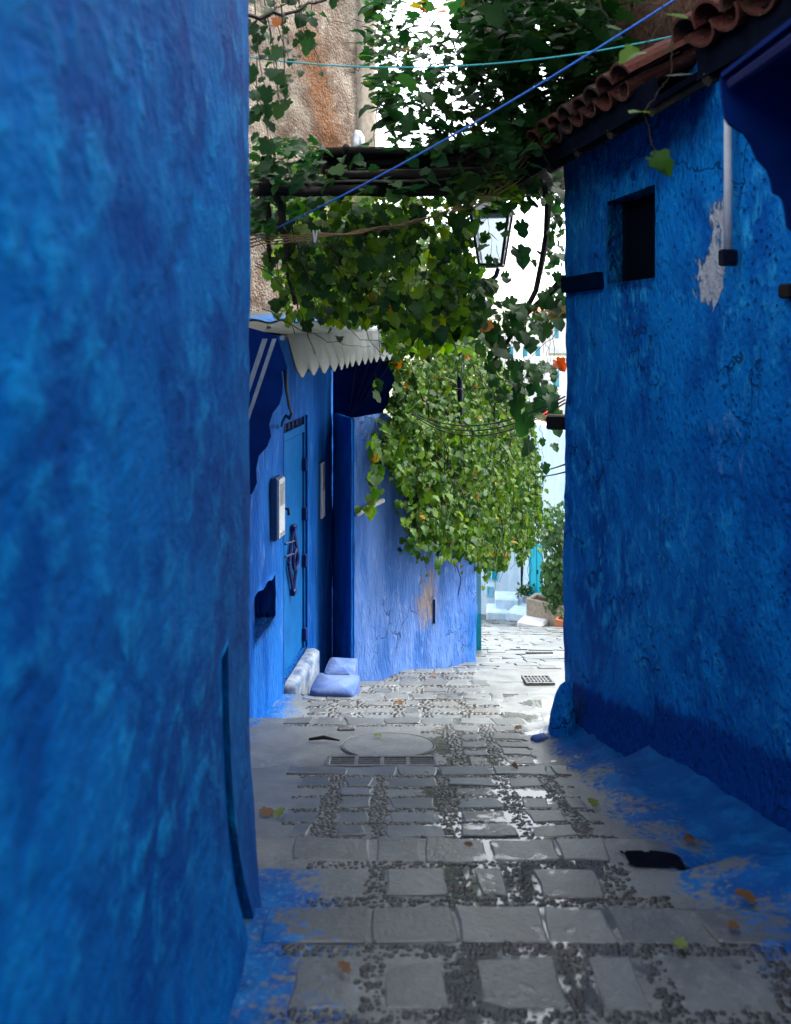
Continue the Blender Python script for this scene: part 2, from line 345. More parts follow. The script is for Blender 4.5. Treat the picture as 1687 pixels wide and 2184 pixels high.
# paving slabs and pebbles
def attrs_for(mb):
    mb.attr = {'paint': [paint(p[0], p[1])*.9 for p in mb.v], 'wet_shade': [wet_shade(p[0], p[1]) for p in mb.v], 'deep': [.3]*len(mb.v)}
sl = MB(); PEB = []
HOLE = gp(1395, 1842)
GRATES = []                                     # keep-out rectangles (x0, x1, d0, d1) for drain covers
g1 = gp(815, 1632); GRATES.append((g1.x-.36, g1.x+.36, g1.y-.12, g1.y+.12))
g2 = gp(1147, 1453); GRATES.append((g2.x-.17, g2.x+.17, g2.y-.20, g2.y+.20))
g3 = gp(1150, 1393); GRATES.append((g3.x-.24, g3.x+.24, g3.y-.12, g3.y+.12))
mh = gp(828, 1592); GRATES.append((mh.x-.32, mh.x+.32, mh.y-.28, mh.y+.26))
GRATES.append((HOLE.x-.11, HOLE.x+.11, HOLE.y-.06, HOLE.y+.07))
def blocked(x0, x1, d0, d1): return any(x0 < g[1] and x1 > g[0] and d0 < g[3] and d1 > g[2] for g in GRATES)
def add_slab(x0, x1, d0, d1, skew=0., hgt=.0045):
    j = lambda a: random.uniform(-a, a)
    q = .005+.003*d0
    if x1-x0 < .05 or d1-d0 < .04: return
    P = [(x0+skew*d0*0+j(q), d0+j(q)), (x1+j(q), d0+j(q)), (x1+j(q)+skew, d1+j(q)), (x0+j(q)+skew, d1+j(q))]
    pts = []                                    # rounded, chipped outline
    for k in range(4):
        a, b, c = P[k-1], P[k], P[(k+1) % 4]
        r = random.uniform(.03, .09)
        pts.append((b[0]+(a[0]-b[0])*r*.5, b[1]+(a[1]-b[1])*r*.5)); pts.append((b[0]+(c[0]-b[0])*r*.5, b[1]+(c[1]-b[1])*r*.5))
        m = ((b[0]+c[0])/2+j(q*.7), (b[1]+c[1])/2+j(q*.7)); pts.append(m)
    cx = sum(p[0] for p in pts)/12; cd = sum(p[1] for p in pts)/12
    z0 = gz(cx, cd); e = .02; d_lo, d_hi = max(d0-.01, cd-.02), min(d1+.01, cd+.02)
    sx = (gz(cx+e, cd)-gz(cx-e, cd))/(2*e); sdp = (gz(cx, d_hi)-gz(cx, d_lo))/(d_hi-d_lo)
    if abs(sdp) > .5: sdp = -.24
    sx += j(.015); sdp += j(.02); h = hgt+random.uniform(-.0025, .003)
    Z = lambda p: z0+sx*(p[0]-cx)+sdp*(p[1]-cd)
    n = 12; vs = []
    for (ins, dz) in ((0, -.03), (0, h-.0035), (.006, h)):
        for p in pts:
            L = math.hypot(p[0]-cx, p[1]-cd) or 1; k = 1-ins/L
            pp = (cx+(p[0]-cx)*k, cd+(p[1]-cd)*k); vs.append((pp[0], pp[1], Z(pp)+dz))
    vs.append((cx, cd, z0+h+j(.002)))
    fs = []
    for r in range(2):
        for i in range(n): fs.append((r*n+i, r*n+(i+1)%n, (r+1)*n+(i+1)%n, (r+1)*n+i))
    for i in range(n): fs.append((2*n+i, 2*n+(i+1)%n, 3*n))
    sl.add(vs, fs)
def peb_area(x0, x1, d0, d1, size=.0135):
    step = size*1.95; d = d0+step*.5
    while d < d1:
        x = x0+random.uniform(0, step)
        while x < x1:
            px_, pd_ = x+random.uniform(-.3, .3)*step, d+random.uniform(-.3, .3)*step
            if random.random() < .9 and not blocked(px_, px_, pd_, pd_): PEB.append((px_, pd_, size*random.choice((.5, .7, .85, 1.0, 1.1, 1.3))))
            x += step*random.uniform(.95, 1.3)
        d += step*random.uniform(.8, 1.0)
def lip_row(d0, d1, x0, x1, wmin=.17, wmax=.29):
    x = x0
    while x < x1-.06:
        wd = min(random.uniform(wmin, wmax), x1-x)
        if not blocked(x, x+wd, d0, d1): add_slab(x+.004, x+wd-.006, d0, d1)
        x += wd+.004
def col_row(d0, d1, x0, x1, cols, size, skew=0.):
    c = [x0]+[q+skew*d0 for q in cols]+[x1]
    for i in range(len(c)-1):
        a = c[i]; b = c[i+1]
        if b-a < .12: continue
        pw = random.uniform(.055, .12)
        if not blocked(a, b, d0, d1): 
            if random.random() < .93: add_slab(a+pw*.5, b-pw*.5, d0, d1)
        if i > 0: peb_area(a-pw*.42, a+pw*.42, d0-.01, d1+.01, size)
def xl_pave(d): return (-.33 if d < 2.7 else -.52 if d < 4 else -.75) 
for i in range(len(EDGES)-1):
    e0, e1 = EDGES[i], EDGES[i+1]
    if e0 < .9 or e0 >= 8.6: continue
    x0, x1 = xl_pave(e0)+.04, (1.1 if e0 < 1.8 else .86 if e0 < 4 else .84)
    size = .0092 if e0 < 3 else .0115 if e0 < 5 else .018
    lipw = .17
    lip_row(e1-lipw, e1-.008, x0-.06, x1+(.35 if e0 < 2 else .03))
    peb_area(x0, x1, e1-lipw-.055, e1-lipw-.005, size)
    d = e1-lipw-.06; x0 = .16 if e0 == 4.16 else x0
    cols = [x0+.20+k*.25+random.uniform(-.05, .05) for k in range(6)]
    while d-e0 > .1:
        rw = random.uniform(.115, .15) if e0 > 2.8 else min(random.uniform(.16, .2), d-e0-.09)
        if d-rw < e0+.04: break
        col_row(d-rw, d, x0+random.uniform(-.03, .05), x1, [c for c in cols if c < x1-.1], size, 0)
        pr = random.uniform(.035, .06) if e0 > 2.8 else max(.03, d-rw-e0-.015)
        peb_area(x0+.02, x1-.02, d-rw-pr, d-rw-.004, size)
        d -= rw+pr
for e0, e1 in zip(EDGES, EDGES[1:]):            # farther down only the strip the alley opens to
    if e0 < 8.6: continue
    d = e0+.02
    while d < e1-.1:
        rw = random.uniform(.20, .34)*(1 if d < 14 else 1.4)
        a, b = .02*d-.1, .235*d+.3; x = a
        while x < b:
            wd = random.uniform(.22, .5)
            if not blocked(x, x+wd, d, d+rw): add_slab(x+.012, x+wd-.012, d+.012, min(d+rw, e1-.01)-.012, 0, .014)
            x += wd
        d += rw
attrs_for(sl)
sl.attr['wet_shade'] = [x*.40-.05*smooth(3.1, 1.8, p[1]) for x, p in zip(sl.attr['wet_shade'], sl.v)]
tag(obj('paving', sl, M['slabs']), None, None, kind='structure')
# pebbles: half ellipsoids set in the mortar
T = []; 
for (r, z) in ((1.0, -.40), (.86, .28), (.5, .50)):
    for k in range(7): T.append((r*math.cos(2*math.pi*(k+.5*(z>0))/7), r*math.sin(2*math.pi*(k+.5*(z>0))/7), z))
T.append((0, 0, .55)); T = np.array(T)
TF = []
for r in range(2):
    for k in range(7): TF.append((r*7+k, r*7+(k+1)%7, (r+1)*7+(k+1)%7, (r+1)*7+k))
TF += [(14+k, 14+(k+1)%7, 21, 21) for k in range(7)]
pm = MB()
for (x, d, r) in PEB:
    a = random.uniform(0, math.pi); st = random.uniform(1.0, 1.3); q = T*np.array((r*st, r/st**.5, r*random.uniform(.5, .9)))
    ca, sa = math.cos(a*.35-.2), math.sin(a*.35-.2); z = gz(x, d)
    base = len(pm.v)
    pm.v += [(x+ca*p[0]-sa*p[1], d+sa*p[0]+ca*p[1], z+p[2]) for p in q]
    pm.f += [tuple(base+i for i in (f[:3] if f[2] == f[3] else f)) for f in TF]
attrs_for(pm)
pm.attr['wet_shade'] = [x*.3 for x in pm.attr['wet_shade']]
tag(obj('pebbles', pm, M['pebble'], None, True), None, None, kind='stuff')
# ------------------------------------------------------------------ plaster walls
def wall_mesh(pts, z0, z1, thick, res, amp, openings=(), nscale=1.6, flare=None, attrfn=None, jit=None, topfn=None):
    """front face along the plan polyline pts, room side to the left of travel; openings: (s0, s1, za, zb, depth)"""
    P = [Vector((p[0], p[1])) for p in pts]; L = [0]
    for a, b in zip(P, P[1:]): L.append(L[-1]+(b-a).length)
    ss = set(np.linspace(0, L[-1], max(2, int(L[-1]/res))).tolist()+L); zz = set(np.linspace(z0, z1, max(2, int((z1-z0)/res))).tolist())
    for o in openings:
        ss = {s for s in ss if min(abs(s-o[0]), abs(s-o[1])) > res*.4}|{o[0], o[1]}; zz = {z for z in zz if min(abs(z-o[2]), abs(z-o[3])) > res*.4}|{o[2], o[3]}
    ss = sorted(ss|set(L)); zz = sorted(zz); ns, nz = len(ss), len(zz)
    def plan(s):
        for i in range(len(L)-1):
            if s <= L[i+1]+1e-9:
                t = (s-L[i])/(L[i+1]-L[i]); u = (P[i+1]-P[i]).normalized(); return P[i].lerp(P[i+1], t), Vector((u.y, -u.x)), u
    mb = MB(); at1 = {}
    N = []
    for s in ss:
        p, n, u = plan(s)
        for i in range(1, len(L)-1):                # soften corners
            if abs(s-L[i]) < 1e-6:
                u2 = (P[i+1]-P[i]).normalized(); n = (n+Vector((u2.y, -u2.x))).normalized()
        N.append((p, n, u))
    for zi, z in enumerate(zz):
        for si, s in enumerate(ss):
            p, n, u = N[si]; zq = z
            if topfn: zq = z0+(z-z0)*(topfn(s)-z0)/(z1-z0)
            a = amp*(fbm(p.x, p.y, zq*.7, nscale, 4)+.35*fbm(p.x, p.y, zq, nscale*6, 3))
            for o in openings:
                m = max(o[0]-s, s-o[1], o[2]-z, z-o[3])
                if m < .04: a *= max(0, m/.04) if m > 0 else 0
            if flare: a += flare(p.x, p.y, zq)
            js = jz = 0
            if jit and (jit[0]-.03 < s < jit[1]+.03) and (jit[2]-.03 < z < jit[3]+.03): js = .022*n3(s*9, z*9, 1); jz = .03*n3(s*8, z*8, 7)
            q = p+n*a+u*js; mb.v.append((q.x, q.y, zq+jz))
    def inside(i, j):
        sm, zm = .5*(ss[i]+ss[i+1]), .5*(zz[j]+zz[j+1])
        return next((o for o in openings if o[0] < sm < o[1] and o[2] < zm < o[3]), None)
    for j in range(nz-1):
        for i in range(ns-1):
            if not inside(i, j): mb.f.append((j*ns+i, j*ns+i+1, (j+1)*ns+i+1, (j+1)*ns+i))
    cache = {}
    def deep(i, j, o):
        key = (i, j, o)
        if key not in cache:
            p, n, u = N[i]; v = mb.v[j*ns+i]; cache[key] = len(mb.v); mb.v.append((v[0]-n.x*o[4], v[1]-n.y*o[4], v[2]))
        return cache[key]
    for j in range(nz-1):
        for i in range(ns-1):
            o = inside(i, j)
            if not o: continue
            for (di, dj, a, b) in ((-1,0,(i,j),(i,j+1)), (1,0,(i+1,j+1),(i+1,j)), (0,-1,(i+1,j),(i,j)), (0,1,(i,j+1),(i+1,j+1))):
                ii, jj = i+di, j+dj
                if not (0 <= ii < ns-1 and 0 <= jj < nz-1) or not inside(ii, jj):
                    mb.f.append((a[1]*ns+a[0], b[1]*ns+b[0], deep(*b, o), deep(*a, o)))
            if len(o) > 5: mb.f.append((deep(i,j,o), deep(i+1,j,o), deep(i+1,j+1,o), deep(i,j+1,o)))
    nf = len(mb.v)                                   # back, ends, top
    for j in (0, nz-1):
        for si in range(ns):
            p, n, u = N[si]; q = p-n*thick; mb.v.append((q.x, q.y, mb.v[j*ns+si][2]))
    for si in range(ns-1):
        mb.f.append((nf+si, nf+ns+si, nf+ns+si+1, nf+si+1)); mb.f.append(((nz-1)*ns+si, (nz-1)*ns+si+1, nf+ns+si+1, nf+ns+si))
    for si in (0, ns-1):
        mb.f.append(tuple([j*ns+si for j in range(nz)]+[nf+ns+si, nf+si]))
    if attrfn:
        r = [attrfn(Vector(v)) for v in mb.v]
        mb.attr = {k: [q[k] for q in r] for k in r[0]}
    return mb
def sof(A, p): return math.hypot(p.x-A[0], p.y-A[1])

# the near wall at the left
LW = [(-.30, -7.5), (-.385, .4), (-.4757, 2.6), (-.62, 2.78), (-2.2, 2.95)]
LWp = [LW[0], LW[1], LW[2], LW[3], LW[4]]
def wflare(x, y, z):
    return .075*math.exp(-max(0, z-gz(x+.1, y))/.22)*smooth(2.9, 2.2, y)*(1 if y < 2.8 else 0)
lw_len = math.hypot(LW[1][0]-LW[0][0], LW[1][1]-LW[0][1])
s_of_d = lambda d: lw_len+(d-.4)*math.hypot(2.2, .0907)/2.2
def l_attr(v):
    if v.y < .3: return {'worn': .1}
    k = CX+F*v.x/v.y; y = HZ-(v.z-EYE)*F/v.y
    return {'worn': .45*math.exp(-((k-430)/80)**2-((y-150)/260)**2)+.06*math.exp(-((k-330)/150)**2-((y-900)/400)**2)+.16*smooth(495, 535, k)*smooth(1500, 700, y)}
m = wall_mesh(LWp, -1.2, 2.75, .5, .055, .012, openings=[(s_of_d(2.07), s_of_d(2.17), -.35, EYE-.86, .10, 1)], flare=wflare, attrfn=l_attr)
o = obj('plastered_wall', m, M['bluewall'], None, True)
tag(o, 'tall mottled blue limewashed wall closest to the viewer along the whole left side', 'wall')

# ------------------------------------------------------------------ the house with the door and the awning
hA, hB = DOOR_A, DOOR_B
def hp(px, py): return hit(px, py, hA, hB)
u = Vector((hB[0]-hA[0], hB[1]-hA[1])).normalized(); nrm = Vector((u.y, -u.x, 0))
p0 = Vector((hA[0], hA[1]))-u*3.2; p1v = hp(706, 1000); p1 = Vector((p1v.x, p1v.y))
S0 = lambda v: (Vector((v.x, v.y))-p0).length
dl, dr = hp(606, 1450), hp(656, 1385); dt = hp(606, 945).z; db = .5*(dl.z+dr.z)
tl, tr_ = hp(609, 940), hp(657, 893)
nl, nr = hp(543, 1360), hp(588, 1260)
house = thing('blue_house', (p1.x-.3, p1.y-.9, gz(p1.x, p1.y-.9)), 'bright blue plastered house front with metal door under the striped awning', 'house')
ops = [(S0(dl), S0(dr), db, hp(606, 905).z, .07), (S0(nl)+.0, S0(nr), EYE-2.30, EYE-1.97, .22, 1)]
m = wall_mesh([p0, p1, (-.52, 9.45), (-.3, 9.6)], -3.6, EYE+.12, .3, .05, .012, openings=ops, jit=(S0(nl), S0(nr), EYE-2.30, EYE-1.97))
def hattr(v): return {'peel': 0., 'band': 0.}
obj('wall', m, M['doorwall'], house, True)
R = Matrix(((u.x, nrm.x, 0), (u.y, nrm.y, 0), (0, 0, 1)))
def on(px, py, off=0.): return hp(px, py)+nrm*off
door = MB(); wd = (Vector((dr.x, dr.y))-Vector((dl.x, dl.y))).length; dc = (dl+dr)/2
c = Vector((dc.x, dc.y, (db+dt)/2))-nrm*.055
door.box(c, (wd-.06, .03, dt-db-.02), M=R, bev=.006)
dor = obj('door', door, M['doorpaint'], house); dor['label'] = 'smooth blue metal door with diamond shaped grille'
fr = MB()
for s_ in (-1, 1): fr.box(Vector((dc.x, dc.y, (db+hp(606, 905).z)/2))+Vector((u.x, u.y, 0))*s_*(wd/2-.016)-nrm*.045, (.03, .05, hp(606,905).z-db), M=R, bev=.004)
fr.box(Vector((dc.x, dc.y, dt+.035))-nrm*.045, (wd-.065, .05, .07), M=R, bev=.004)
obj('frame', fr, M['doorpaint'], dor)
tz0, tz1 = dt+.08, hp(606, 905).z-.01
tw = MB(); tw.box(Vector((dc.x, dc.y, (tz0+tz1)/2))-nrm*.066, (wd-.06, .01, tz1-tz0), M=R)
two = obj('window', tw, M['dark'], house); two['label'] = 'dark transom opening with scrolled iron grille over the door'
gr = MB()
for k in range(5):
    cc = Vector((dc.x, dc.y, (tz0+tz1)/2))+Vector((u.x, u.y, 0))*(k-2)*.13-nrm*.045
    gr.tube([cc+Vector((u.x, u.y, 0))*(.05*math.cos(a*.1)*(1-a/90))+Vector((0, 0, .09*math.sin(a*.1)-.03+a*.0012)) for a in range(0, 70, 4)], .005, 5)
    gr.tube([cc+Vector((u.x,u.y,0))*.06+Vector((0,0,-(tz1-tz0)/2)), cc+Vector((u.x,u.y,0))*.06+Vector((0,0,(tz1-tz0)/2))], .005, 5)
obj('grille', gr, M['navyiron'], two)
k = MB()                                               # the diamond knocker grille
kt, kb, km = on(630, 1125, .0), on(630, 1262, .0), on(630, 1192, .0); OFF = -nrm*.055+nrm*.038
ux = Vector((u.x, u.y, 0)); hw = .15
Lp, Rp = km-ux*hw+OFF, km+ux*hw+OFF; kt += OFF; kb += OFF
for a, b in ((kt, Lp), (Lp, kb), (kb, Rp), (Rp, kt)): k.tube([a, b], .016, 6)
for q in (kt, kb): k.box(q, (.07, .05, .06), M=R, bev=.012)
for a in range(16): 
    g0, g1_ = 2*math.pi*a/16, 2*math.pi*(a+1)/16
    k.tube([km+OFF+nrm*.02+ux*math.cos(g0)*.07+Vector((0,0,math.sin(g0)*.085)), km+OFF+nrm*.02+ux*math.cos(g1_)*.07+Vector((0,0,math.sin(g1_)*.085))], .018, 6)
obj('grille', k, M['navyiron'], dor)
h = MB(); a, b = on(613, 1160, -.02), on(613, 1187, -.02)
h.tube([a, a+nrm*.05+ux*.10, b+nrm*.05+ux*.10, b], .010, 6)
obj('handle', h, M['navyiron'], dor)
h = MB(); h.box(on(611, 1195, -.03), (.03, .02, .05), M=R, bev=.004); obj('lock', h, M['iron'], dor)
for py in (990, 1095, 1195, 1352):
    h = MB(); q = on(654, py, -.02); h.box(q, (.04, .04, .12), M=R, bev=.006); obj('hinge', h, M['navyiron'], dor)
h = MB(); q = on(610, 1085, -.02); h.tube([q, q+nrm*.04, q+nrm*.045-Vector((0,0,.05))], .012, 6); obj('knob', h, M['iron'], dor)
th = MB(); 
tA, tB = on(608, 1452), on(656, 1392); g0 = gz(tA.x+.2, tA.y)
zt = db-.01; cc = (tA+tB)/2
th.box(Vector((cc.x, cc.y, (zt+gz(cc.x+.1, tA.y)-.25)/2))+nrm*.03, (wd+.02, .16, zt-gz(cc.x+.1, tA.y)+.25), M=R, bev=.03)
obj('threshold', th, M['thresh'], house, True)
# steps beside the door
def lump(mb, cx, cy, z0, z1, rx, ry, rot=0, seed=0., n=26, taper=.9, rings=5):
    vs = []; fs = []
    for j in range(rings+1):
        t = j/rings; 
        k = 1.0 if j < rings-1 else (.995 if j == rings-1 else .972); z = z0+(z1-z0)*min(1, t*1.12) if j < rings else z1
        k *= 1-(1-taper)*t
        for i in range(n):
            g = 2*math.pi*i/n; cs, sn = math.cos(g), math.sin(g); e = .55
            e = .27; x = rx*k*math.copysign(abs(cs)**e, cs); y = ry*k*math.copysign(abs(sn)**e, sn); f = 1+.04*fbm(cs+seed, sn, t, 1.5, 3)
            x *= f; y *= f
            vs.append((cx+x*math.cos(rot)-y*math.sin(rot), cy+x*math.sin(rot)+y*math.cos(rot), z+.006*n3(x*20, y*20, seed)))
    for j in range(rings):
        for i in range(n): fs.append((j*n+i, j*n+(i+1) % n, (j+1)*n+(i+1) % n, (j+1)*n+i))
    c = len(vs); vs.append((cx, cy, z1+.004)); fs += [(rings*n+i, rings*n+(i+1) % n, c) for i in range(n)]
    mb.add(vs, fs)
st = gp(712, 1487); m = MB(); zt1 = st.z+.05
lump(m, st.x, st.y+.17, st.z-.45, zt1, .195, .18, -.12, 1., 30, .96, 6); o = obj('doorstep', m, M['padblue'], None, True)
tag(o, 'wide lilac plaster step block on the ground to the right of the blue door', 'step')
m = MB(); lump(m, -.475, st.y+.47, st.z-.5, zt1+.012, .13, .17, -.1, 5., 26, .99, 6); o = obj('doorstep', m, M['padblue'], None, True)
tag(o, 'small raised plaster step tucked in the corner against the lilac wall', 'step')

# meter boxes on the wall
def wallbox(name, px0, px1, py0, py1, depth, label, panes):
    a, b = hp(px0, py0), hp(px1, py1); wdt = (Vector((a.x, a.y))-Vector((b.x, b.y))).length; zc, hh = (a.z+b.z)/2, abs(a.z-b.z)
    cx = (a+b)/2; r = thing(name, (cx.x, cx.y, zc-hh/2), label, 'meter box', 'meter boxes on the blue house')
    m = MB(); m.box(Vector((cx.x, cx.y, zc))+nrm*depth/2, (wdt, depth, hh), M=R, bev=.01); obj('case', m, M['boxshade'], r)
    m = MB(); m.box(Vector((cx.x, cx.y, zc))+nrm*(depth+.008), (wdt-.02, .02, hh-.03), M=R, bev=.006); lid = obj('lid', m, M['plastic'], r)
    for (f0, f1) in panes: m = MB(); m.box(Vector((cx.x, cx.y, zc-hh/2+hh*(f0+f1)/2))+nrm*(depth+.02), (wdt*.55, .006, hh*(f1-f0)), M=R); obj('pane', m, M['zinc'], lid)
wallbox('meter_box', 576, 590, 1020, 1142, .055, 'deep grey fronted meter box on the wall left of the blue door', [(.55, .9), (.05, .12)])
wallbox('meter_box', 679, 686, 985, 1103, .02, 'slim tall meter box on the wall right of the blue door', [(.5, .93)])

# awning over the door
aw = thing('awning', tuple(hp(600, 700)), 'navy and silver fabric awning with scalloped edge over the blue door', 'awning')
fn, ff = Vector((-.644, 4.6, EYE-.035)), Vector((.0, 8.35, EYE-.02))
def wl(d, z): return Vector((-1.865+.1425*d+.02, d, z))
wnr, wf = wl(4.6, EYE+.10), wl(8.35, EYE+.17)
def rib(n_, amp_, i): return amp_*math.sin(i*n_)
top = MB(); n = 40; k_ = 10
for th_ in (0, -.012):
    for i in range(n+1):
        for j in range(k_+1):
            a = fn.lerp(ff, i/n); b = wnr.lerp(wf, i/n); p = a.lerp(b, j/k_)
            p.z += th_-.02*math.sin(math.pi*j/k_)*(1+.6*math.sin(i*.9))+.006*n3(i*.4, j*.5, 3); top.v.append(tuple(p))
W_ = k_+1; H_ = (n+1)*W_
for i in range(n):
    for j in range(k_): 
        q = (i*W_+j, i*W_+j+1, (i+1)*W_+j+1, (i+1)*W_+j); top.f.append(q); top.f.append(tuple(H_+x for x in q[::-1]))
obj('canopy', top, M['silvercloth'], aw, True)
bt = MB()
for (j0, j1) in ((.62, .80),):
    for i in range(n):
        f = []
        for ii, jj in ((i, j0), (i, j1), (i+1, j1), (i+1, j0)):
            a = fn.lerp(ff, ii/n); b = wnr.lerp(wf, ii/n); p = a.lerp(b, jj); p.z += .012-.02*math.sin(math.pi*jj)*(1+.6*math.sin(ii*.9))+.006*n3(ii*.4, jj*10*.5, 3); f.append(p)
        bt.slab(f, (0, 0, 1), .003)
obj('stripe', bt, M['bluetop'], aw)
val = MB(); n = 176; TE = 16
out = Vector((ff.y-fn.y, -(ff.x-fn.x), 0)).normalized()
for th_ in (0, -.008):
    for i in range(n+1):
        t = i/n; ph = (t*TE) % 1.0; drop = .20+.03*t+.062*(1-abs(2*ph-1))**.8
        for j in range(7):
            f = j/6; p = fn.lerp(ff, t)+out*(.02+th_+.05*f+.02*f*math.sin(t*9)+.005*f*math.sin(t*23+2)); p.z -= drop*f-.004; val.v.append(tuple(p))
H_ = (n+1)*7
for i in range(n):
    for j in range(6):
        q = (i*7+j, i*7+j+1, (i+1)*7+j+1, (i+1)*7+j); val.f.append(q); val.f.append(tuple(H_+x for x in q[::-1]))
obj('valance', val, M['silvercloth'], aw, True)
def sidepanel(edge_px, d, closing, name='side_panel', mat='navycloth', th=.012):
    m = MB(); P = [at(x, y, d) for (x, y) in edge_px]+closing; m.slab(P, (0, 1, 0), th); return obj(name, m, M[mat], aw)
E = [(590, 715), (613, 786), (600, 792), (603, 815), (602, 840), (596, 862), (582, 880), (574, 905), (578, 930), (570, 952), (552, 972), (546, 1000), (548, 1030), (538, 1052), (515, 1066), (508, 1090)]
sp = sidepanel(E, 4.6, [Vector((wnr.x, 4.6, EYE-1.25)), wnr]); 
m = MB()
for (a0, a1) in (((560, 722), (571, 722)), ((581, 722), (590, 722))):
    m.slab([at(a0[0], a0[1], 4.597), at(a0[0]-78, a0[1]+236, 4.597), at(a1[0]-78, a1[1]+232, 4.597), at(a1[0], a1[1], 4.597)], (0, -1, 0), .002)
obj('stripe', m, M['stripe'], sp)
E2 = [(845, 752), (853, 775), (854, 800), (848, 818), (838, 826), (830, 836), (832, 850), (828, 866), (818, 874), (816, 890), (814, 908), (808, 921), (790, 915), (770, 908)]
sp2 = sidepanel(E2, 8.35, [wl(8.35, at(0, 902, 8.35).z), wl(8.35, EYE+.15)])
m = MB()
for (x, y) in ((760, 765), (790, 762), (815, 760), (838, 766)): m.tube([at(742, 902, 8.33), at(x, y, 8.33)], .011, 5)
obj('frame_arm', m, M['navyiron'], aw)
m = MB(); m.tube([fn+Vector((-.01, 0, -.02)), ff+Vector((-.01, 0, -.02))], .016, 6); obj('front_bar', m, M['zinc'], aw)
m = MB(); P = [at(607, 780, 4.62), at(611, 830, 4.9), at(617, 868, 5.3), at(622, 880, 5.6), at(618, 892, 5.7), at(610, 886, 5.8), at(604, 896, 5.9)]; P.append(hp(596, 908)+nrm*.02)
m.tube(P, .011, 6); o = obj('cable', m, M['cable'], None, True); tag(o, 'black cable hanging from the awning corner to the wall above the door', 'cable')

# ------------------------------------------------------------------ the lilac house
PA, PB = (-.42, 7.8), (1.03, 10.15)
def pp(px, py): return hit(px, py, PA, PB)
def lil_attr(v):
    k = CX+F*v.x/v.y; y = HZ-(v.z-EYE)*F/v.y
    pe = .60*math.exp(-((k-908)/36)**2-((y-1300)/80)**2)+.40*math.exp(-((k-985)/22)**2-((y-1215)/30)**2)+.5*math.exp(-((k-800)/45)**2-((y-935)/45)**2)+.33*math.exp(-((k-925)/30)**2-((y-1200)/80)**2)
    return {'peel': pe, 'band': .55*math.exp(-((k-900)/14)**2)*smooth(1150, 1000, y)+.55*smooth(930, 1015, k)*smooth(1150, 1330, y)+.4*math.exp(-((k-875)/16)**2)*smooth(1320, 1150, y)}
lh = thing('lilac_house', (PA[0], PA[1], gz(PA[0]+.2, PA[1])), 'flaking lilac blue house wall below the bright creeper', 'house')
slope_top = lambda s: EYE-.88-.5*max(0, s-.6)
upl = Vector((PB[0]-PA[0], PB[1]-PA[1])).normalized(); npl = Vector((upl.y, -upl.x, 0)); Lp_ = math.hypot(PB[0]-PA[0], PB[1]-PA[1])
sl0 = pp(922, 1222); s0_ = sof(PA, sl0)
m = wall_mesh([PA, PB, (.92, 10.9), (.9, 12.)], -4.2, EYE-.88, .03, .05, .018, openings=[(s0_, s0_+.07, pp(922, 1280).z, sl0.z, .12, 1)], attrfn=lil_attr, topfn=lambda s: min(EYE-.88, slope_top(s)))
obj('wall', m, M['lilac'], lh, True)
m = wall_mesh([(-.66, 8.40), (PA[0]-.012, PA[1]-.006)], -4.2, EYE-.885, .03, .05, .010); fl_ = obj('wall', m, M['deepblue'], lh, True); fl_['label'] = 'deep blue shaded flank of the lilac house'
m = MB(); q = sl0.lerp(pp(922, 1280), .5)+Vector((upl.x, upl.y, 0))*.035-npl*.09
m.box(q, (.07, .02, sl0.z-pp(922,1280).z), M=Matrix(((upl.x, npl.x, 0), (upl.y, npl.y, 0), (0, 0, 1)))); o = obj('window', m, M['deepblue'], lh); o['label'] = 'narrow blue slit window'
m = MB(); a, b = pp(756, 1096)+npl*.03, pp(812, 1066)+npl*.03; m.tube([a, a.lerp(b, .5)+Vector((0,0,.01)), b], .026, 6); obj('moulding', m, M['whitewash'], lh, True)

# turquoise house edge behind it
th = thing('turquoise_house', (1.25, 12.4, gz(1.2, 12.4)), 'house corner painted turquoise below and pale blue above behind the lilac wall', 'house')
def band_wall(name, mat, z0, z1, off):
    m = MB(); P = [(1.268-off, 12.2-off), (1.31+off, 12.2-off), (1.31+off, 14.5), (.2, 14.5), (.2, 12.2-off)]
    m.slab([(x, y, z0) for x, y in P], (0, 0, 1), z1-z0); return obj(name, m, M[mat], th)
zb = at(1018, 1308, 12.2).z
band_wall('wall', 'turqpale', zb, at(1018, 1050, 12.2).z, 0.0); band_wall('dado', 'turq', -4.2, zb, .004)

# ------------------------------------------------------------------ tall weathered building at the back left
TB = [(-2.6, 9.6), (-.455, 11.2)]
def tb(px, py): return hit(px, py, TB[0], TB[1])
def w_attr(v):
    k = CX+F*v.x/v.y; y = HZ-(v.z-EYE)*F/v.y
    pe = .75*math.exp(-((k-(640+.22*y))/46)**2)*smooth(-10, 90, y)+.35*math.exp(-((k-560)/40)**2-((y-600)/100)**2)
    return {'peel': pe, 'band': 0.}
tbld = thing('weathered_building', (-1.5, 10.4, -2), 'tall building of flaking pale render and bare brown masonry behind the vines', 'building')
m = wall_mesh([TB[0], (-.52, 11.15)], -3.5, 8.2, .5, .07, .05, attrfn=w_attr, nscale=1.1); obj('wall', m, M['weathered'], tbld, True)
m = wall_mesh([(-1.9, 2.98), (-2.45, 9.55)], -3.5, EYE+3.2, .4, .12, .04, attrfn=lambda v: {'peel': 0., 'band': 0.}, nscale=1.1); obj('unseen_shading_wall', m, M['weathered'], tbld, True)  # unseen wall, added to keep sky light off the right house
m = wall_mesh([(-.52, 11.15), (-.29, 11.35), (-.32, 13.5)], -3.5, 8.0, .3, .08, .012); obj('corner_render', m, M['concrete'], tbld, True)
v0 = at(765, 330, 10.3); vp = thing('vent_pipe', tuple(v0), 'rounded zinc vent pipe end standing at the foot of the weathered wall', 'pipe')
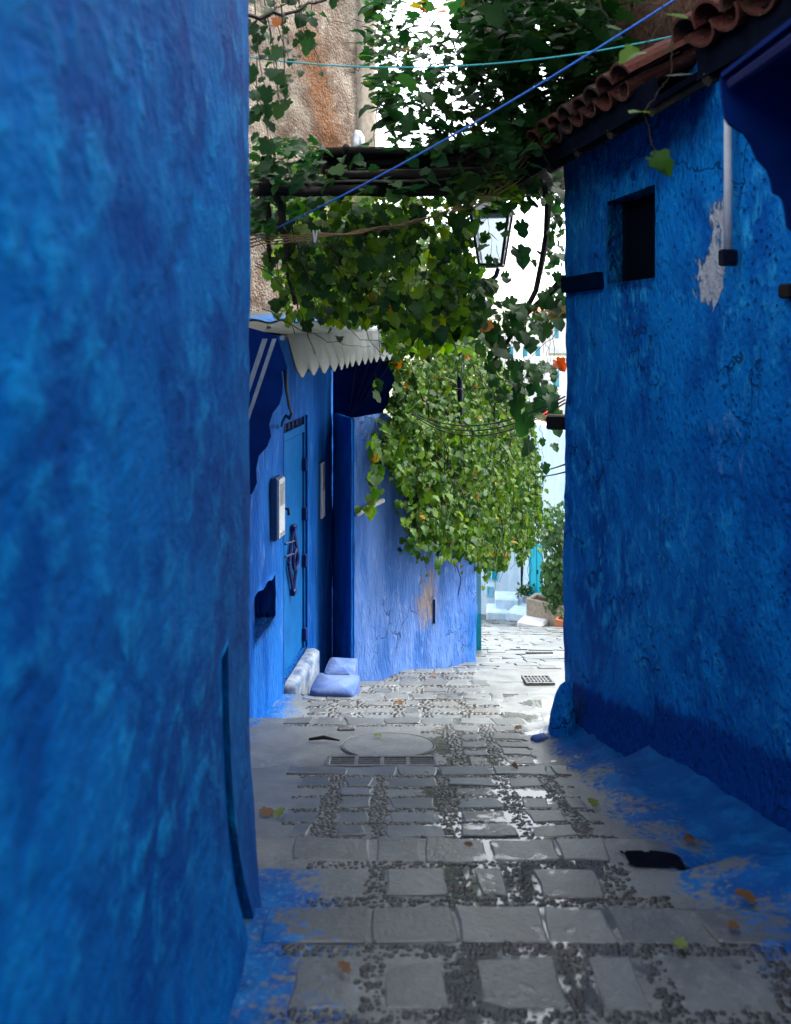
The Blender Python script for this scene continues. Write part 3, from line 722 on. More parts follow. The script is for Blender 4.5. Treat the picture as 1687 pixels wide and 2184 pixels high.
m = MB(); m.tube([at(763, 345, 10.3), at(763, 305, 10.3), at(763, 292, 10.3), at(761, 284, 10.28), at(757, 279, 10.25)], [.085, .085, .083, .06, .02], 12); obj('cowl', m, M['zinc'], vp, True)
m = MB(); m.tube([at(763, 318, 10.3), at(763, 314, 10.3)], .095, 12); obj('collar', m, M['zinc'], vp, True)

# ------------------------------------------------------------------ house at the right
RA, RB = (1.12, 5.3), (3.05, -6.7)
def rp(px, py): return hit(px, py, RA, RB)
ur = Vector((RA[0]-RB[0], RA[1]-RB[1], 0)).normalized(); nr_ = Vector((-ur.y, ur.x, 0)); Lr = math.hypot(RA[0]-RB[0], RA[1]-RB[1])
def r_attr(v):
    k = CX+F*v.x/max(.3, v.y); y = HZ-(v.z-EYE)*F/max(.3, v.y)
    pe = .72*math.exp(-((k-1515)/48)**2-((y-600)/75)**2)+.62*math.exp(-((k-1535)/34)**2-((y-460)/95)**2)+.45*math.exp(-((k-1475)/45)**2-((y-215)/40)**2)+.22*math.exp(-((k-1400)/60)**2-((y-950)/40)**2)
    hgt = v.z-gz(xright(v.y)-.05, v.y)
    wn_ = .30*math.exp(-((k-1520)/90)**2-((y-350)/160)**2)+.25*math.exp(-((k-1560)/130)**2-((y-930)/150)**2)+.16*smooth(1230, 1450, k)*smooth(500, 800, y)
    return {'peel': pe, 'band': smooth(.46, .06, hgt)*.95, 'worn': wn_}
rh = thing('blue_tiled_house', (1.5, 3.5, gz(1.4, 3.5)), 'rough blue house wall on the right with terracotta tile eaves', 'house')
wA, wB = rp(1397, 400), rp(1296, 605)
# travel from near to far would put the room on the right side: go far -> near so that the alley lies to the right of travel
SR = lambda v: math.hypot(v.x-RA[0], v.y-RA[1])+math.hypot(.455,.12)+math.hypot(.045,.1)
m = wall_mesh([(1.62, 5.52), (1.165, 5.40), (1.12, 5.3), RB], -3.2, EYE+1.25, .4, .05, .022, attrfn=r_attr, nscale=1.4,
              openings=[(SR(wB), SR(wA), wB.z, rp(1345, 412).z, .16, 1)],
              flare=lambda x, y, z: .05*math.exp(-max(0, z-gz(xright(y)-.1, y))/.15))
obj('wall', m, M['bluewall_right'], rh, True)
m = MB(); Rr = Matrix(((ur.x, nr_.x, 0), (ur.y, nr_.y, 0), (0, 0, 1))); q = (wA+wB)/2; wz = (wB.z+rp(1345, 412).z)/2; ww = (Vector((wA.x, wA.y))-Vector((wB.x, wB.y))).length
m.box(Vector((q.x, q.y, wz))-nr_*.14, (ww, .02, rp(1345, 412).z-wB.z), M=Rr); win = obj('window', m, M['dark'], rh); win['label'] = 'small deep black window opening'
for k in (-1, 1): m = MB(); m.box(Vector((q.x, q.y, wz))-nr_*.11+ur*k*(ww/2-.02), (.035, .04, rp(1345, 412).z-wB.z), M=Rr, bev=.004); obj('jamb', m, M['dark'], win)
def roff(d, off, z): return Vector((xright(d)-.0, d, 0))+nr_*off+Vector((0, 0, z))
ZE = EYE+1.03
m = wall_mesh([(roff(5.62, -.75, 0).x, 5.75), (roff(5.5, -.36, 0).x, roff(5.5, -.36, 0).y), (roff(2.6, -.36, 0).x, roff(2.6, -.36, 0).y)], ZE-.05, EYE+2.6, .3, .08, .035)
up = obj('upper_wall', m, M['earthwall'], rh, True)
M['stubpaint'] = simple('shaded_blue_timber', (.0,.007,.028), (.0,.004,.018), .9, spec=.02)
def tile_roof(d0, d1, courses, seed):
    rnd = random.Random(seed); mb = MB(); sp = .165; nrow = int((d0-d1)/sp); pit = math.radians(31)
    dwn = nr_*math.cos(pit)-Vector((0, 0, math.sin(pit))); upn = nr_*math.sin(pit)+Vector((0, 0, math.cos(pit)))
    for r in range(nrow*2+1):
        cover = r % 2 == 0; d = d0-r*sp/2
        base = roff(d, .37 if cover else .33, ZE+(.055 if cover else .0))
        for c in range(courses):
            L = .40; j = Vector((rnd.uniform(-.012, .012), rnd.uniform(-.014, .014), rnd.uniform(-.006, .012)))
            e0 = base-dwn*(c*.31)+upn*(.012*c*0+.022)+j; e1 = e0-dwn*L-upn*.018
            tw = Matrix.Rotation(rnd.uniform(-.05, .05), 3, upn); ax = tw@ur
            vs = []; n = 9
            for (e, rad) in ((e0, .088), (e1, .068)):
                for th_ in (0, .014):
                    for k in range(n):
                        a = math.pi*k/(n-1); rr = rad-th_; s_ = 1 if cover else -1
                        vs.append(e+ax*(math.cos(a)*rr)+upn*(math.sin(a)*rr*.85*s_+(0 if cover else rad*.75)))
            fs = []
            for k in range(n-1):
                fs += [(k, k+1, 2*n+k+1, 2*n+k), (n+k+1, n+k, 3*n+k, 3*n+k+1), (k+1, k, n+k, n+k+1), (2*n+k, 2*n+k+1, 3*n+k+1, 3*n+k)]
            fs += [(0, 2*n, 3*n, n), (n-1, 2*n-1, 4*n-1, 3*n-1)]
            mb.add(vs, fs)
    return mb
tcm = NT('old_roof_tile'); r_ = tcm.island(); nn = tcm.noise(9, 6, .7); n2 = tcm.noise(30, 5, .65)
cc_ = tcm.mix(r_, (.075,.018,.011), (.025,.012,.009)); cc_ = tcm.mix(tcm.ramp(nn, .55, .72), cc_, (.03,.028,.01)); cc_ = tcm.mix(tcm.ramp(n2, .6, .72), cc_, (.13,.09,.07)); 
M['rooftile'] = tcm.done(cc_, .85, tcm.bump(n2, .9, .016), .25)
for (d0, d1, cs, sd_) in ((4.78, 3.52, 3, 3), (3.08, .5, 4, 5)):
    o = obj('roof', tile_roof(d0, d1, cs, sd_), M['rooftile'], rh, False)
    m = MB(); x0_ = .62 if d0 > 4 else .05; a, b = roff(d0+x0_, .31, ZE-.045), roff(d1-.05, .31, ZE-.045); c_, e_ = roff(d0+x0_, -.34, ZE+.36), roff(d1-.05, -.34, ZE+.36)
    m.slab([a, b, e_, c_], (0, 0, -1), .03); obj('soffit', m, M['dark'], o)
    m = MB(); m.slab([roff(d0+x0_, .305, ZE-.045), roff(d1-.05, .305, ZE-.045), roff(d1-.05, .315, ZE+.045), roff(d0+x0_, .315, ZE+.045)], -nr_, .02); obj('fascia', m, M['dark'], o)
    k = d0
    while k > d1: m = MB(); m.tube([roff(k, .30, ZE-.085), roff(k, -.3, ZE+.26)], .028, 6); k -= .42; obj('rafter', m, M['stem'], o)
# awning at the right edge
aw2 = thing('awning', tuple(roff(2.0, 0, EYE+.7)), 'dark navy awning side with wavy edge hanging from the right house wall under the tiles', 'awning')
E3 = [(1537, 166), (1543, 225), (1547, 250), (1556, 264), (1571, 274), (1588, 284), (1602, 305), (1616, 338), (1637, 360), (1646, 385), (1650, 411), (1664, 416), (1671, 424), (1677, 452), (1680, 482), (1700, 500), (1712, 540), (1735, 560)]
m = MB(); d_ = 2.0; P = [at(x, y, d_) for x, y in E3]+[Vector((1.63, d_, EYE-.15)), Vector((1.63, d_, EYE+.70))]; m.slab(P, (0, 1, 0), .012)
obj('side_panel', m, M['navycloth'], aw2)
m = MB(); f0 = at(1537, 166, 2.0); P = [f0, Vector((f0.x, .3, f0.z)), Vector((1.9, .3, EYE+.72)), Vector((1.63, 2.0, EYE+.70))]; m.slab(P, (0, 0, 1), .012); obj('canopy', m, M['navycloth'], aw2)
m = MB(); m.tube([f0+Vector((.02,-.02,-.02)), Vector((f0.x+.02, .3, f0.z-.02))], .015, 6); obj('front_bar', m, M['navyiron'], aw2)
# conduit, timbers, corner stone
a, b = rp(1571, 235)+nr_*.04, rp(1571, 536)+nr_*.04
cd = thing('conduit_pipe', tuple(b), 'pale vertical plastic pipe on the peeling right wall beside the navy awning', 'pipe')
m = MB(); m.tube([a, b], .017, 10); obj('tube', m, M['plastic'], cd, True)
m = MB(); m.box(rp(1576, 550)+nr_*.05, (.035, .07, .07), M=Rr, bev=.006); obj('bracket', m, M['iron'], cd)
for (x0, x1, y0, y1, nm, lb) in ((1207, 1282, 592, 616, 'timber', 'dark timber lintel stub set in the shaded wall left of the black window'), (1676, 1700, 606, 636, 'timber', 'brown timber end poking from the wall at the right picture edge')):
    p, q = rp(x0, y0), rp(x1, y1); c_ = (p+q)/2; m = MB()
    m.box(c_+nr_*.0, ((Vector((p.x,p.y))-Vector((q.x,q.y))).length, .07, abs(p.z-q.z)), M=Rr, bev=.008); o = obj(nm, m, M['stubpaint' if x0 < 1500 else 'wood']); tag(o, lb, 'timber')
m = MB(); m.box(at(1205, 900, 5.46), (.25, .09, .10), rz=-.25, bev=.01); o = obj('timber', m, M['wood']); tag(o, 'short black beam end jutting from the corner of the right house against the bright street', 'timber')
gs = gp(1190, 1566); m = MB(); zz_ = gz(gs.x, gs.y)
for j in range(13):
    t_ = j/12; rr = (1-t_**2.6)**.5 if j < 12 else .02; rr *= 1.12-.25*t_
    for i in range(22):
        g = 2*math.pi*i/22; f = 1+.16*fbm(math.cos(g)+2, math.sin(g), t_*2, 1.3, 3); m.v.append((gs.x+.03+.03*t_+.085*rr*f*math.cos(g), gs.y+.05+.10*rr*f*math.sin(g), zz_-.12+.43*t_))
for j in range(12):
    for i in range(22): m.f.append((j*22+i, j*22+(i+1) % 22, j*22+22+(i+1) % 22, j*22+22+i))
m.attr = {'peel': [.0]*len(m.v), 'band': [.25]*len(m.v), 'worn': [.1]*len(m.v)}; o = obj('guard_stone', m, M['bluewall_right'], None, True)
tag(o, 'knee high blue painted guard stone at the foot of the right house corner', 'guard stone')
for (px, py, rx, ry, hh, lb) in ((1152, 1578, .06, .045, .022, 'small blue plaster lump on the paving in front of the guard stone'), ):
    c_ = gp(px, py); m = MB(); lump(m, c_.x, c_.y, c_.z-.03, c_.z+hh, rx, ry, .3, px, 18, .75, 4); o = obj('plaster_lump', m, M['padblue'], None, True); tag(o, lb, 'plaster lump')

# ------------------------------------------------------------------ trellis, lantern, ropes, cables
tr = thing('vine_trellis', tuple(at(940, 360, 5.0)), 'dark bundle of weathered poles and canes spanning the alley overhead', 'trellis')
rnd = random.Random(4)
def pole(px0, py0, d0, px1, py1, d1, r, mat, sag=.02):
    a, b = at(px0, py0, d0), at(px1, py1, d1); P = []
    for i in range(9):
        t = i/8; q = a.lerp(b, t); q.z -= sag*math.sin(math.pi*t); q += Vector((rnd.uniform(-1, 1)*.006, rnd.uniform(-1, 1)*.006, rnd.uniform(-1, 1)*.006)); P.append(q)
    m = MB(); m.tube(P, [r*rnd.uniform(.88, 1.1) for _ in P], 8); return obj('pole', m, M[mat], tr, True)
for k in range(5): pole(694+rnd.uniform(-6, 10), 322+k*5.5, 4.55+.05*k, 1205, 303+k*7, 5.75+.05*k, .026, 'wood', .02)
for k in range(3): pole(700+rnd.uniform(-8, 14), 318+k*3, 4.6+.03*k, 1060+40*k, 303+k*2, 5.5, .009, 'woodpale', .015)
for k in range(6): pole(692+rnd.uniform(-8, 12), 372+k*7, 4.55+.05*k, 1200, 352+k*9, 5.75+.05*k, .028, 'wood', .03)
for k in range(2): pole(699+rnd.uniform(-8, 8), 366+22*k, 4.5, 1120, 350+14*k, 5.6, .009, 'woodpale', .02)
pole(560, 392, 4.1, 702, 398, 4.7, .035, 'wood', .01); pole(545, 404, 4.2, 800, 402, 4.75, .03, 'wood', .01)
pole(690, 345, 4.7, 1150, 340, 5.6, .03, 'wood', .0); pole(690, 355, 4.72, 1180, 336, 5.7, .03, 'wood', .0); pole(690, 362, 4.75, 1180, 345, 5.7, .03, 'wood', .01); pole(740, 312, 4.4, 730, 420, 5.1, .018, 'wood', 0); pole(1000, 300, 5.0, 985, 395, 5.8, .018, 'wood', 0)
LD = 6.6; lx = 1048
lan = thing('street_lantern', tuple(at(lx, 570, LD)), 'black framed glass street lantern hanging among the vines', 'lantern')
m = MB(); tp, bt_ = at(lx, 457, LD), at(lx, 566, LD); wt, wb = .155, .092; rot = math.radians(32)
cor = lambda c, wdt, k: c+Vector((wdt*1.414*math.cos(rot+k*math.pi/2), wdt*1.414*math.sin(rot+k*math.pi/2), 0))
for k in range(4):
    m.tube([cor(tp, wt, k), cor(bt_, wb, k)], .013, 6); m.tube([cor(tp, wt, k), cor(tp, wt, k+1)], .014, 6); m.tube([cor(bt_, wb, k), cor(bt_, wb, k+1)], .013, 6)
obj('frame', m, M['iron'], lan)
for k in range(4):
    m = MB(); P = [cor(tp, wt-.004, k), cor(tp, wt-.004, k+1), cor(bt_, wb-.004, k+1), cor(bt_, wb-.004, k)]
    nn_ = ((P[1]-P[0]).cross(P[3]-P[0])).normalized(); m.slab(P, nn_, .003); obj('pane', m, M['glass'], lan)
m = MB(); 
def ring4(c, wdt): return [cor(c, wdt, k) for k in range(4)]
r0, r1, r2 = ring4(tp+Vector((0,0,.012)), wt+.035), ring4(tp+Vector((0,0,.085)), wt*.55), ring4(tp+Vector((0,0,.15)), .03)
m.add(r0+r1+r2, [(0,3,2,1)]+[(a, (a+1)%4, 4+(a+1)%4, 4+a) for a in range(4)]+[(4+a, 4+(a+1)%4, 8+(a+1)%4, 8+a) for a in range(4)]+[(8,9,10,11)])
m.lathe(tp+Vector((0,0,.15)), [(.022, 0), (.03, .02), (.02, .05), (.006, .08)], 10); obj('roof', m, M['iron'], lan)
m = MB(); m.lathe(bt_-Vector((0,0,.02)), [(.05, 0), (.09, .012), (.09, .02)], 12); obj('base', m, M['iron'], lan)
m = MB(); end = None
P = [at(1062, 574, 6.55), at(1058, 588, 6.6), at(1046, 598, 6.7), at(1032, 600, 6.9), at(1012, 596, 7.3), at(1000, 600, 7.8), at(985, 622, 8.6), Vector((.76, 9.42, EYE+.3))]
m.tube(P, .02, 7); obj('arm', m, M['iron'], lan, True)
post = MB(); post.tube([Vector((.77, 9.43, EYE-2.3)), Vector((.76, 9.42, EYE+.45))], .035, 8); obj('post', post, M['iron'], lan, True)
def sagline(a, b, sag, n=24, wob=0.): 
    P = []
    for i in range(n+1):
        t = i/n; p = a.lerp(b, t); p.z -= sag*4*t*(1-t); p += Vector((n3(i*.7, a.x, 1)*wob, 0, n3(i*.7, 5, a.y)*wob)); P.append(p)
    return P
def line(name, pts, r, mat, label, cat, group=None, n=6):
    m = MB(); 
    for P in (pts if isinstance(pts[0], list) else [pts]): m.tube(P, r, n)
    o = obj(name, m, M[mat], None, True); return tag(o, label, cat, group)
line('rope', sagline(at(1500, -40, 2.9), at(535, 512, 4.6), .05), .0048, 'rope', 'bright blue rope stretched diagonally across the alley from the upper right', 'rope')
line('cord', sagline(at(1500, 62, 3.3), at(505, 118, 3.6), .10), .0034, 'tealrope', 'thin teal twine sagging across the alley above the trellis', 'cord')
tn = []
for k in range(4): tn.append(sagline(at(530, 505+8*k, 4.3), at(880+20*k, 478-7*k, 4.7), .02, 14, .03)+sagline(at(885+20*k, 476-7*k, 4.72), at(1130, 322+14*k, 5.0), .06, 14, .03))
line('dry_tendrils', tn, .0042, 'caneb', 'bundle of dry brown vine tendrils arching up to the right below the trellis', 'tendrils')
cb = [sagline(at(880+3*k, 878+5*k, 8.0), at(1205, 845+7*k, 5.5), .17+.02*k) for k in range(3)]
line('cable_bundle', cb, .0055, 'cable', 'sagging bundle of black cables running from the creeper to the right house', 'cable')
line('cable_bundle', [sagline(at(1128, 1003, 14), at(1205, 990, 5.6), .03), sagline(at(1130, 1012, 14), at(1206, 1006, 5.6), .03)], .006, 'cable', 'pair of thin black cables crossing low in front of the white houses', 'cable')

pg = at(672, 498, 4.42); peg = thing('clothes_peg', tuple(pg), 'tiny white clothes peg clipped on the dry tendrils at upper left', 'peg')
for k in (-1, 1):
    m = MB(); m.box(pg+Vector((k*.006, 0, -.015)), (.008, .009, .07), M=Matrix.Rotation(k*.12, 3, 'Y'), bev=.002); obj('jaw', m, M['plastic'], peg)
# ------------------------------------------------------------------ drains and covers
def gframe(px, py):
    c = gp(px, py); s = (gz(c.x, c.y+.05)-gz(c.x, c.y-.05))/.1
    if abs(s) > .45: s = -.2
    ey = Vector((0, 1, s)).normalized(); ex = Vector((1, 0, 0)); ez = ex.cross(ey); c.z = gz(c.x, c.y)
    return c, Matrix((ex, ey, ez)).transposed()
def grate(px, py, W, D, cols, rows, label, slot=.72, vertical=False):
    c, Q = gframe(px, py); r = thing('drain_grate', tuple(c), label, 'drain grate'); P = lambda x, y, z: c+Q@Vector((x, y, z))
    m = MB(); m.box(P(0, 0, .003), (W, D, .012), M=Q); obj('pit', m, M['dark'], r)
    m = MB(); b = .022
    for s_ in (-1, 1): m.box(P(0, s_*(D/2-b/2), .014), (W, b, .026), M=Q, bev=.003); m.box(P(s_*(W/2-b/2), 0, .0145), (b, D-2*b, .026), M=Q, bev=.003)
    obj('frame', m, M['castiron'], r)
    m = MB(); iw, idp = W-2*b, D-2*b
    for i in range(1, cols): m.box(P(-iw/2+iw*i/cols, 0, .013), (iw/cols*(1-slot) if not vertical else .024, idp, .022), M=Q)
    for j in range(1, rows): m.box(P(0, -idp/2+idp*j/rows, .0125), (iw, idp/rows*.36, .021), M=Q)
    obj('bars', m, M['castiron'], r)
grate(815, 1632, .62, .19, 4, 4, 'long cast iron drain grate with four groups of slots on the landing', .85)
grate(1147, 1453, .27, .30, 7, 3, 'square iron drain grate near the alley corner with three rows of holes', .6)
grate(1150, 1393, .40, .10, 11, 1, 'narrow slotted drain grate farthest down the alley', .5)
def manhole(px, py, r_, label, mat):
    c, Q = gframe(px, py); m = MB(); n = 36; t_ = thing('manhole_cover', tuple(c), label, 'manhole cover')
    v = [c+Q@Vector((r_*math.cos(2*math.pi*k/n), r_*math.sin(2*math.pi*k/n), .004)) for k in range(n)]; m.slab(v, Q@Vector((0,0,1)), .005); m.attr = {'paint': [.0]*len(m.v), 'wet_shade': [.2]*len(m.v), 'deep': [0.]*len(m.v)}
    obj('lid', m, M[mat], t_)
    m = MB()
    for k in range(n): 
        a, b = 2*math.pi*k/n, 2*math.pi*(k+1)/n
        m.tube([c+Q@Vector((r_*1.04*math.cos(a), r_*1.04*math.sin(a), .006)), c+Q@Vector((r_*1.04*math.cos(b), r_*1.04*math.sin(b), .006))], .0045, 5)
    obj('rim', m, M['castiron'], t_)
    return c, Q, t_
manhole(828, 1592, .27, 'round cement manhole cover set in the landing behind the long drain grate', 'mortar')
manhole(1150, 1361, .42, 'round cement manhole cover on the sunlit cobbled square', 'mortar')
hq = gp(1395, 1838); m = MB(); idx = {}
def hnode(i, j):
    if (i, j) not in idx: x, d = hq.x+i*.01, hq.y+j*.01; idx[(i, j)] = len(m.v); m.v.append((x, d, gz(x, d)+.006))
    return idx[(i, j)]
for i in range(-14, 14):
    for j in range(-8, 8):
        x, d = i*.01+.1*j*.01, j*.01
        if max(abs(x)/.098, abs(d)/.052)+.22*n3(x, d, 3, 38) < 1: m.f.append((hnode(i, j), hnode(i+1, j), hnode(i+1, j+1), hnode(i, j+1)))
o = obj('gully_hole', m, M['dark'], None, True); tag(o, 'dark damp gully opening in the paving beside the blue kerb on the right', 'gully')

# ------------------------------------------------------------------ vines: many separate leaves on stems
def template(lobed=True):
    if lobed:
        R_ = [(0, .10), (16, .50), (34, .60), (48, .55), (60, .47), (76, .68), (92, .76), (106, .66), (120, .56), (136, .76), (150, .82), (163, .86), (180, 1.02)]
    else: R_ = [(0, .05), (40, .34), (80, .42), (120, .55), (150, .75), (180, 1.0)]
    pts = []
    for (a, r) in R_: pts.append((a, r))
    full = [(math.radians(a), r) for a, r in pts]+[(math.radians(360-a), r) for a, r in reversed(pts[1:-1])]
    V = [(0, .36, 0.02)]
    for a, r in full:
        x = r*math.sin(a)*.78; y = -r*math.cos(a)*.72+.30*(1-math.cos(a))*.5
        V.append((x, y, 0))
    V = np.array(V); V[:, 1] -= V[1, 1]
    V[:, 2] = .30*np.abs(V[:, 0])**1.3-.16*(V[:, 1]-.3)**2*1.2-.25*V[:, 0]**2
    n = len(full); Fc = [(0, 1+k, 1+(k+1) % n) for k in range(n)]
    return V, np.array(Fc)
TL, TS = template(True), template(False)
def leaves(name, items, mat, parent, tpl=TL, rnd=random):
    """items: (position, normal, tip direction, size)"""
    V, Fc = tpl; n, k = len(items), len(V)
    if n == 0: return
    P = np.array([tuple(i[0]) for i in items]); Nn = np.array([tuple(i[1]) for i in items]); Tt = np.array([tuple(i[2]) for i in items]); Sz = np.array([i[3] for i in items])
    Nn /= np.linalg.norm(Nn, axis=1)[:, None]; Tt = Tt-(Tt*Nn).sum(1)[:, None]*Nn; Tt /= np.linalg.norm(Tt, axis=1)[:, None]+1e-9; X = np.cross(Tt, Nn)
    curl = np.random.uniform(-.3, 3.0, n); asp = np.random.uniform(.72, 1.18, n)
    W = P[:, None, :]+Sz[:, None, None]*(V[None, :, 0, None]*X[:, None, :]*asp[:, None, None]+V[None, :, 1, None]*Tt[:, None, :]+V[None, :, 2, None]*curl[:, None, None]*Nn[:, None, :])
    W = W.reshape(-1, 3)-np.array(wloc(parent))
    Fi = (Fc[None]+(np.arange(n)*k)[:, None, None]).reshape(-1, 3)
    me = bpy.data.meshes.new(name); me.vertices.add(len(W)); me.vertices.foreach_set('co', W.astype(np.float32).ravel())
    me.loops.add(Fi.size); me.loops.foreach_set('vertex_index', Fi.astype(np.int32).ravel()); me.polygons.add(len(Fi)); me.polygons.foreach_set('loop_start', np.arange(0, Fi.size, 3, dtype=np.int32))
    me.update(calc_edges=True); me.validate(); me.polygons.foreach_set('use_smooth', [True]*len(me.polygons)); me.materials.append(mat)
    o = bpy.data.objects.new(name, me); COL.objects.link(o)
    if parent: o.parent = parent
    return o
G = random.gauss; U = random.uniform
def rv(a): return Vector((G(0, a), G(0, a), G(0, a)))
def canopy_leaf(p, s): s *= random.choice((.55, .75, .85, .95, 1.1)); n = Vector((0, -.25, 1))+rv(.42); return (p, n, Vector((G(0, 1), -.6+G(0, .7), -.5)), s)
def hang_leaf(p, s): s *= random.choice((.55, .75, .85, .95, 1.1)); n = Vector((.1, -.85, .65))+rv(.38); return (p, n, Vector((G(0, .35), -.2+G(0, .3), -1)), s)
def fill(poly, n, dfun, size, kind, gap=None, out=None):
    out = [] if out is None else out; xs_ = [p[0] for p in poly]; ys_ = [p[1] for p in poly]; k = 0; tries = 0
    while k < n and tries < n*30:
        tries += 1; x, y = U(min(xs_), max(xs_)), U(min(ys_), max(ys_))
        if not inpoly(x, y, poly): continue
        d = dfun(x, y); p = at(x, y, d)
        if gap and fbm(p.x, p.y, p.z, gap[0], 3) < gap[1]+(gap[2](x, y) if len(gap) > 2 else 0): continue
        s = U(*size) if isinstance(size, tuple) else size(d)
        out.append(kind(p, s)); k += 1
    return out
def strand(stems, out, p, length, size, kind, drift=(0, 0, 0), step=.055, wob=.25, r=.0035, spread=.035):
    d = Vector((G(0, .12), G(0, .12), -1))+Vector(drift); pts = [p.copy()]; q = p.copy(); L = 0
    while L < length:
        d += rv(wob*.25); d.z -= .04; d.normalize(); q = q+d*step; pts.append(q.copy()); L += step
        for _ in range(random.choice((0, 1, 1, 2))): out.append(kind(q+rv(spread), U(*size)))
    stems.append((pts, r))
def clear(items, x0, x1, y0, y1, dmax, keep=.12):
    out = []
    for it in items:
        p = it[0]; x, y = CX+F*p[0]/max(p[1], .1), HZ-(p[2]-EYE)*F/max(p[1], .1)
        if x0 < x < x1 and y0 < y < y1 and p[1] < dmax and random.random() > keep: continue
        out.append(it)
    return out
def stem_mesh(stems):
    m = MB()
    for pts, r in stems:
        k = len(pts); m.tube(pts, [max(.0018, r*(1-.55*i/k)) for i in range(k)], 5, cap=False)
    return m
def runner(a, b, sag=.05, wob=.06, n=14):
    return sagline(a, b, sag, n, wob)
# --- 1 canopy over the trellis
v1 = thing('grapevine', tuple(at(1010, 330, 5.2)), 'dark leafy grapevine canopy spread over the trellis with white sky showing through', 'vine')
L1, S1 = [], []
cd_ = lambda x, y: 4.3+1.6*U(0, 1)+.9*(300-y)/300
skygap = lambda x, y: .10*math.exp(-((x-915)/75)**2-((y-130)/170)**2)
fill([(775, -30), (1330, -30), (1300, 90), (1235, 215), (1190, 300), (1110, 330), (990, 320), (830, 310), (800, 250), (770, 120)], 1500, cd_, (.055, .115), canopy_leaf, (2.6, -.06, lambda x, y: .34*math.exp(-((x-900)/110)**2-((y-130)/170)**2)), L1)
fill([(1000, -30), (1330, -30), (1300, 90), (1235, 215), (1190, 300), (1110, 330), (1020, 250)], 1150, lambda x, y: U(4.8, 6.8), (.06, .12), canopy_leaf, (2.4, -.12), L1)
fill([(1150, -40), (1420, -40), (1300, 60), (1200, 200)], 240, lambda x, y: U(4.6, 6.4), (.06, .11), canopy_leaf, None, L1)
for k in range(70):
    x, y = U(780, 1280), U(-20, 290); a = at(x, y, cd_(x, y)); S1.append((runner(a, a+Vector((U(-.7, .7), U(-.6, .6), U(-.45, .2))), U(0, .08), .05, 10), U(.002, .005)))
for k in range(34):
    a = at(U(1040, 1230), U(150, 330), U(4.7, 5.8)); S1.append((runner(a, at(U(760, 1180), U(300, 440), U(4.7, 5.6)), .1, .06, 12), U(.0015, .003)))
for k in range(26):
    p = at(U(790, 860) if k < 8 else U(840, 1180), U(-10, 120) if k < 8 else U(20, 260), U(4.6, 6.0)); strand(S1, L1, p, U(.15, .5), (.05, .09), canopy_leaf)
for k in range(520): L1.append(canopy_leaf(Vector((U(-.6, 1.9), U(.5, 4.4), EYE+U(2.25, 2.9))), U(.07, .12)))  # unseen leaves added overhead to shade the near alley
for k in range(420): L1.append(canopy_leaf(Vector((U(1.0, 1.75), U(.8, 3.7), EYE+U(1.95, 2.5))), U(.07, .12)))  # more unseen leaves, added to darken the top of the right wall
for k in range(900):
    d = U(3.8, 5.5); L1.append(canopy_leaf(Vector((U(.40, 1.30)*d/4.6, d, EYE+U(1.40, 2.2))), U(.06, .115)))
for k in range(24): a = Vector((U(-.6, 1.6), U(-.4, 4), EYE+U(2.2, 2.7))); S1.append((runner(a, a+Vector((U(-.8, .8), U(-.6, .9), U(-.1, .2))), .05, .05, 8), .005))  # stems for the added overhead leaves
# --- 2 sprays hanging down at the left edge
v2 = thing('grapevine', tuple(at(560, 60, 3.6)), 'loose vine sprays dangling in front of the weathered building at upper left', 'vine'); L2, S2 = [], []
for (x, y, ln) in [(540, -40, .50), (560, -30, .62), (583, -35, .40), (612, -40, .35), (640, -45, .28), (668, -45, .17), (548, 120, .35), (575, 60, .4), (630, -20, .38), (600, 10, .42), (700, -40, .10), (560, 190, .3)]:
    strand(S2, L2, at(x, y, U(3.3, 4.4)), ln, (.05, .085), hang_leaf, (.05, 0, 0), .05)
S2.append((runner(at(520, 35, 3.4), at(760, -40, 4.2), .04, .05), .010)); S2.append((runner(at(520, 60, 3.4), at(640, -30, 4.0), .02, .05), .006))
leaves('foliage', L2, M['leafdark'], v2); obj('stems', stem_mesh(S2), M['stem'], v2)
# --- 3 curtain in the middle
v3 = thing('grapevine', tuple(at(800, 420, 5.6)), 'thick curtain of green vine leaves hanging below the trellis above the awning', 'vine'); L3, S3 = [], []
md = lambda x, y: 4.7+U(0, 1)**1.3*3.2
fill([(535, 290), (640, 300), (720, 330), (700, 420), (640, 480), (535, 500)], 260, lambda x, y: U(4.0, 5.4), (.05, .09), canopy_leaf, (2, -.12), L1)
fill([(535, 290), (640, 300), (720, 330), (700, 420), (640, 480), (535, 500)], 110, lambda x, y: U(4.6, 5.6), (.05, .09), hang_leaf, (2, -.12), L3)
fill([(560, 430), (700, 400), (900, 415), (1010, 400), (1010, 560), (1025, 690), (900, 730), (830, 700), (690, 680), (640, 640), (600, 560)], 2000, md, (.05, .10), hang_leaf, (2.6, -.08), L3)
fill([(640, 480), (1010, 480), (1000, 740), (840, 740), (660, 660)], 1200, lambda x, y: U(6.3, 8.4), (.06, .10), hang_leaf, (2.2, -.06), L3)
fill([(960, 370), (1110, 350), (1100, 445), (1000, 470)], 230, lambda x, y: U(4.9, 6.3), (.06, .11), canopy_leaf, (2, -.2), L3)
fill([(940, 520), (1050, 580), (1040, 700), (960, 720), (900, 640)], 230, lambda x, y: U(5.2, 6.2), (.07, .12), hang_leaf, (2, -.1), L3)
for k in range(42): strand(S3, L3, at(U(560, 1000), U(400, 560), md(0, 0)), U(.3, .9), (.05, .09), hang_leaf)
for k in range(30): a = at(U(540, 900), U(330, 620), U(4.5, 6.4)); S3.append((runner(a, a+Vector((U(.2, 1.1), U(-.3, .6), U(-.6, .25))), U(.02, .12), .05), U(.002, .004)))
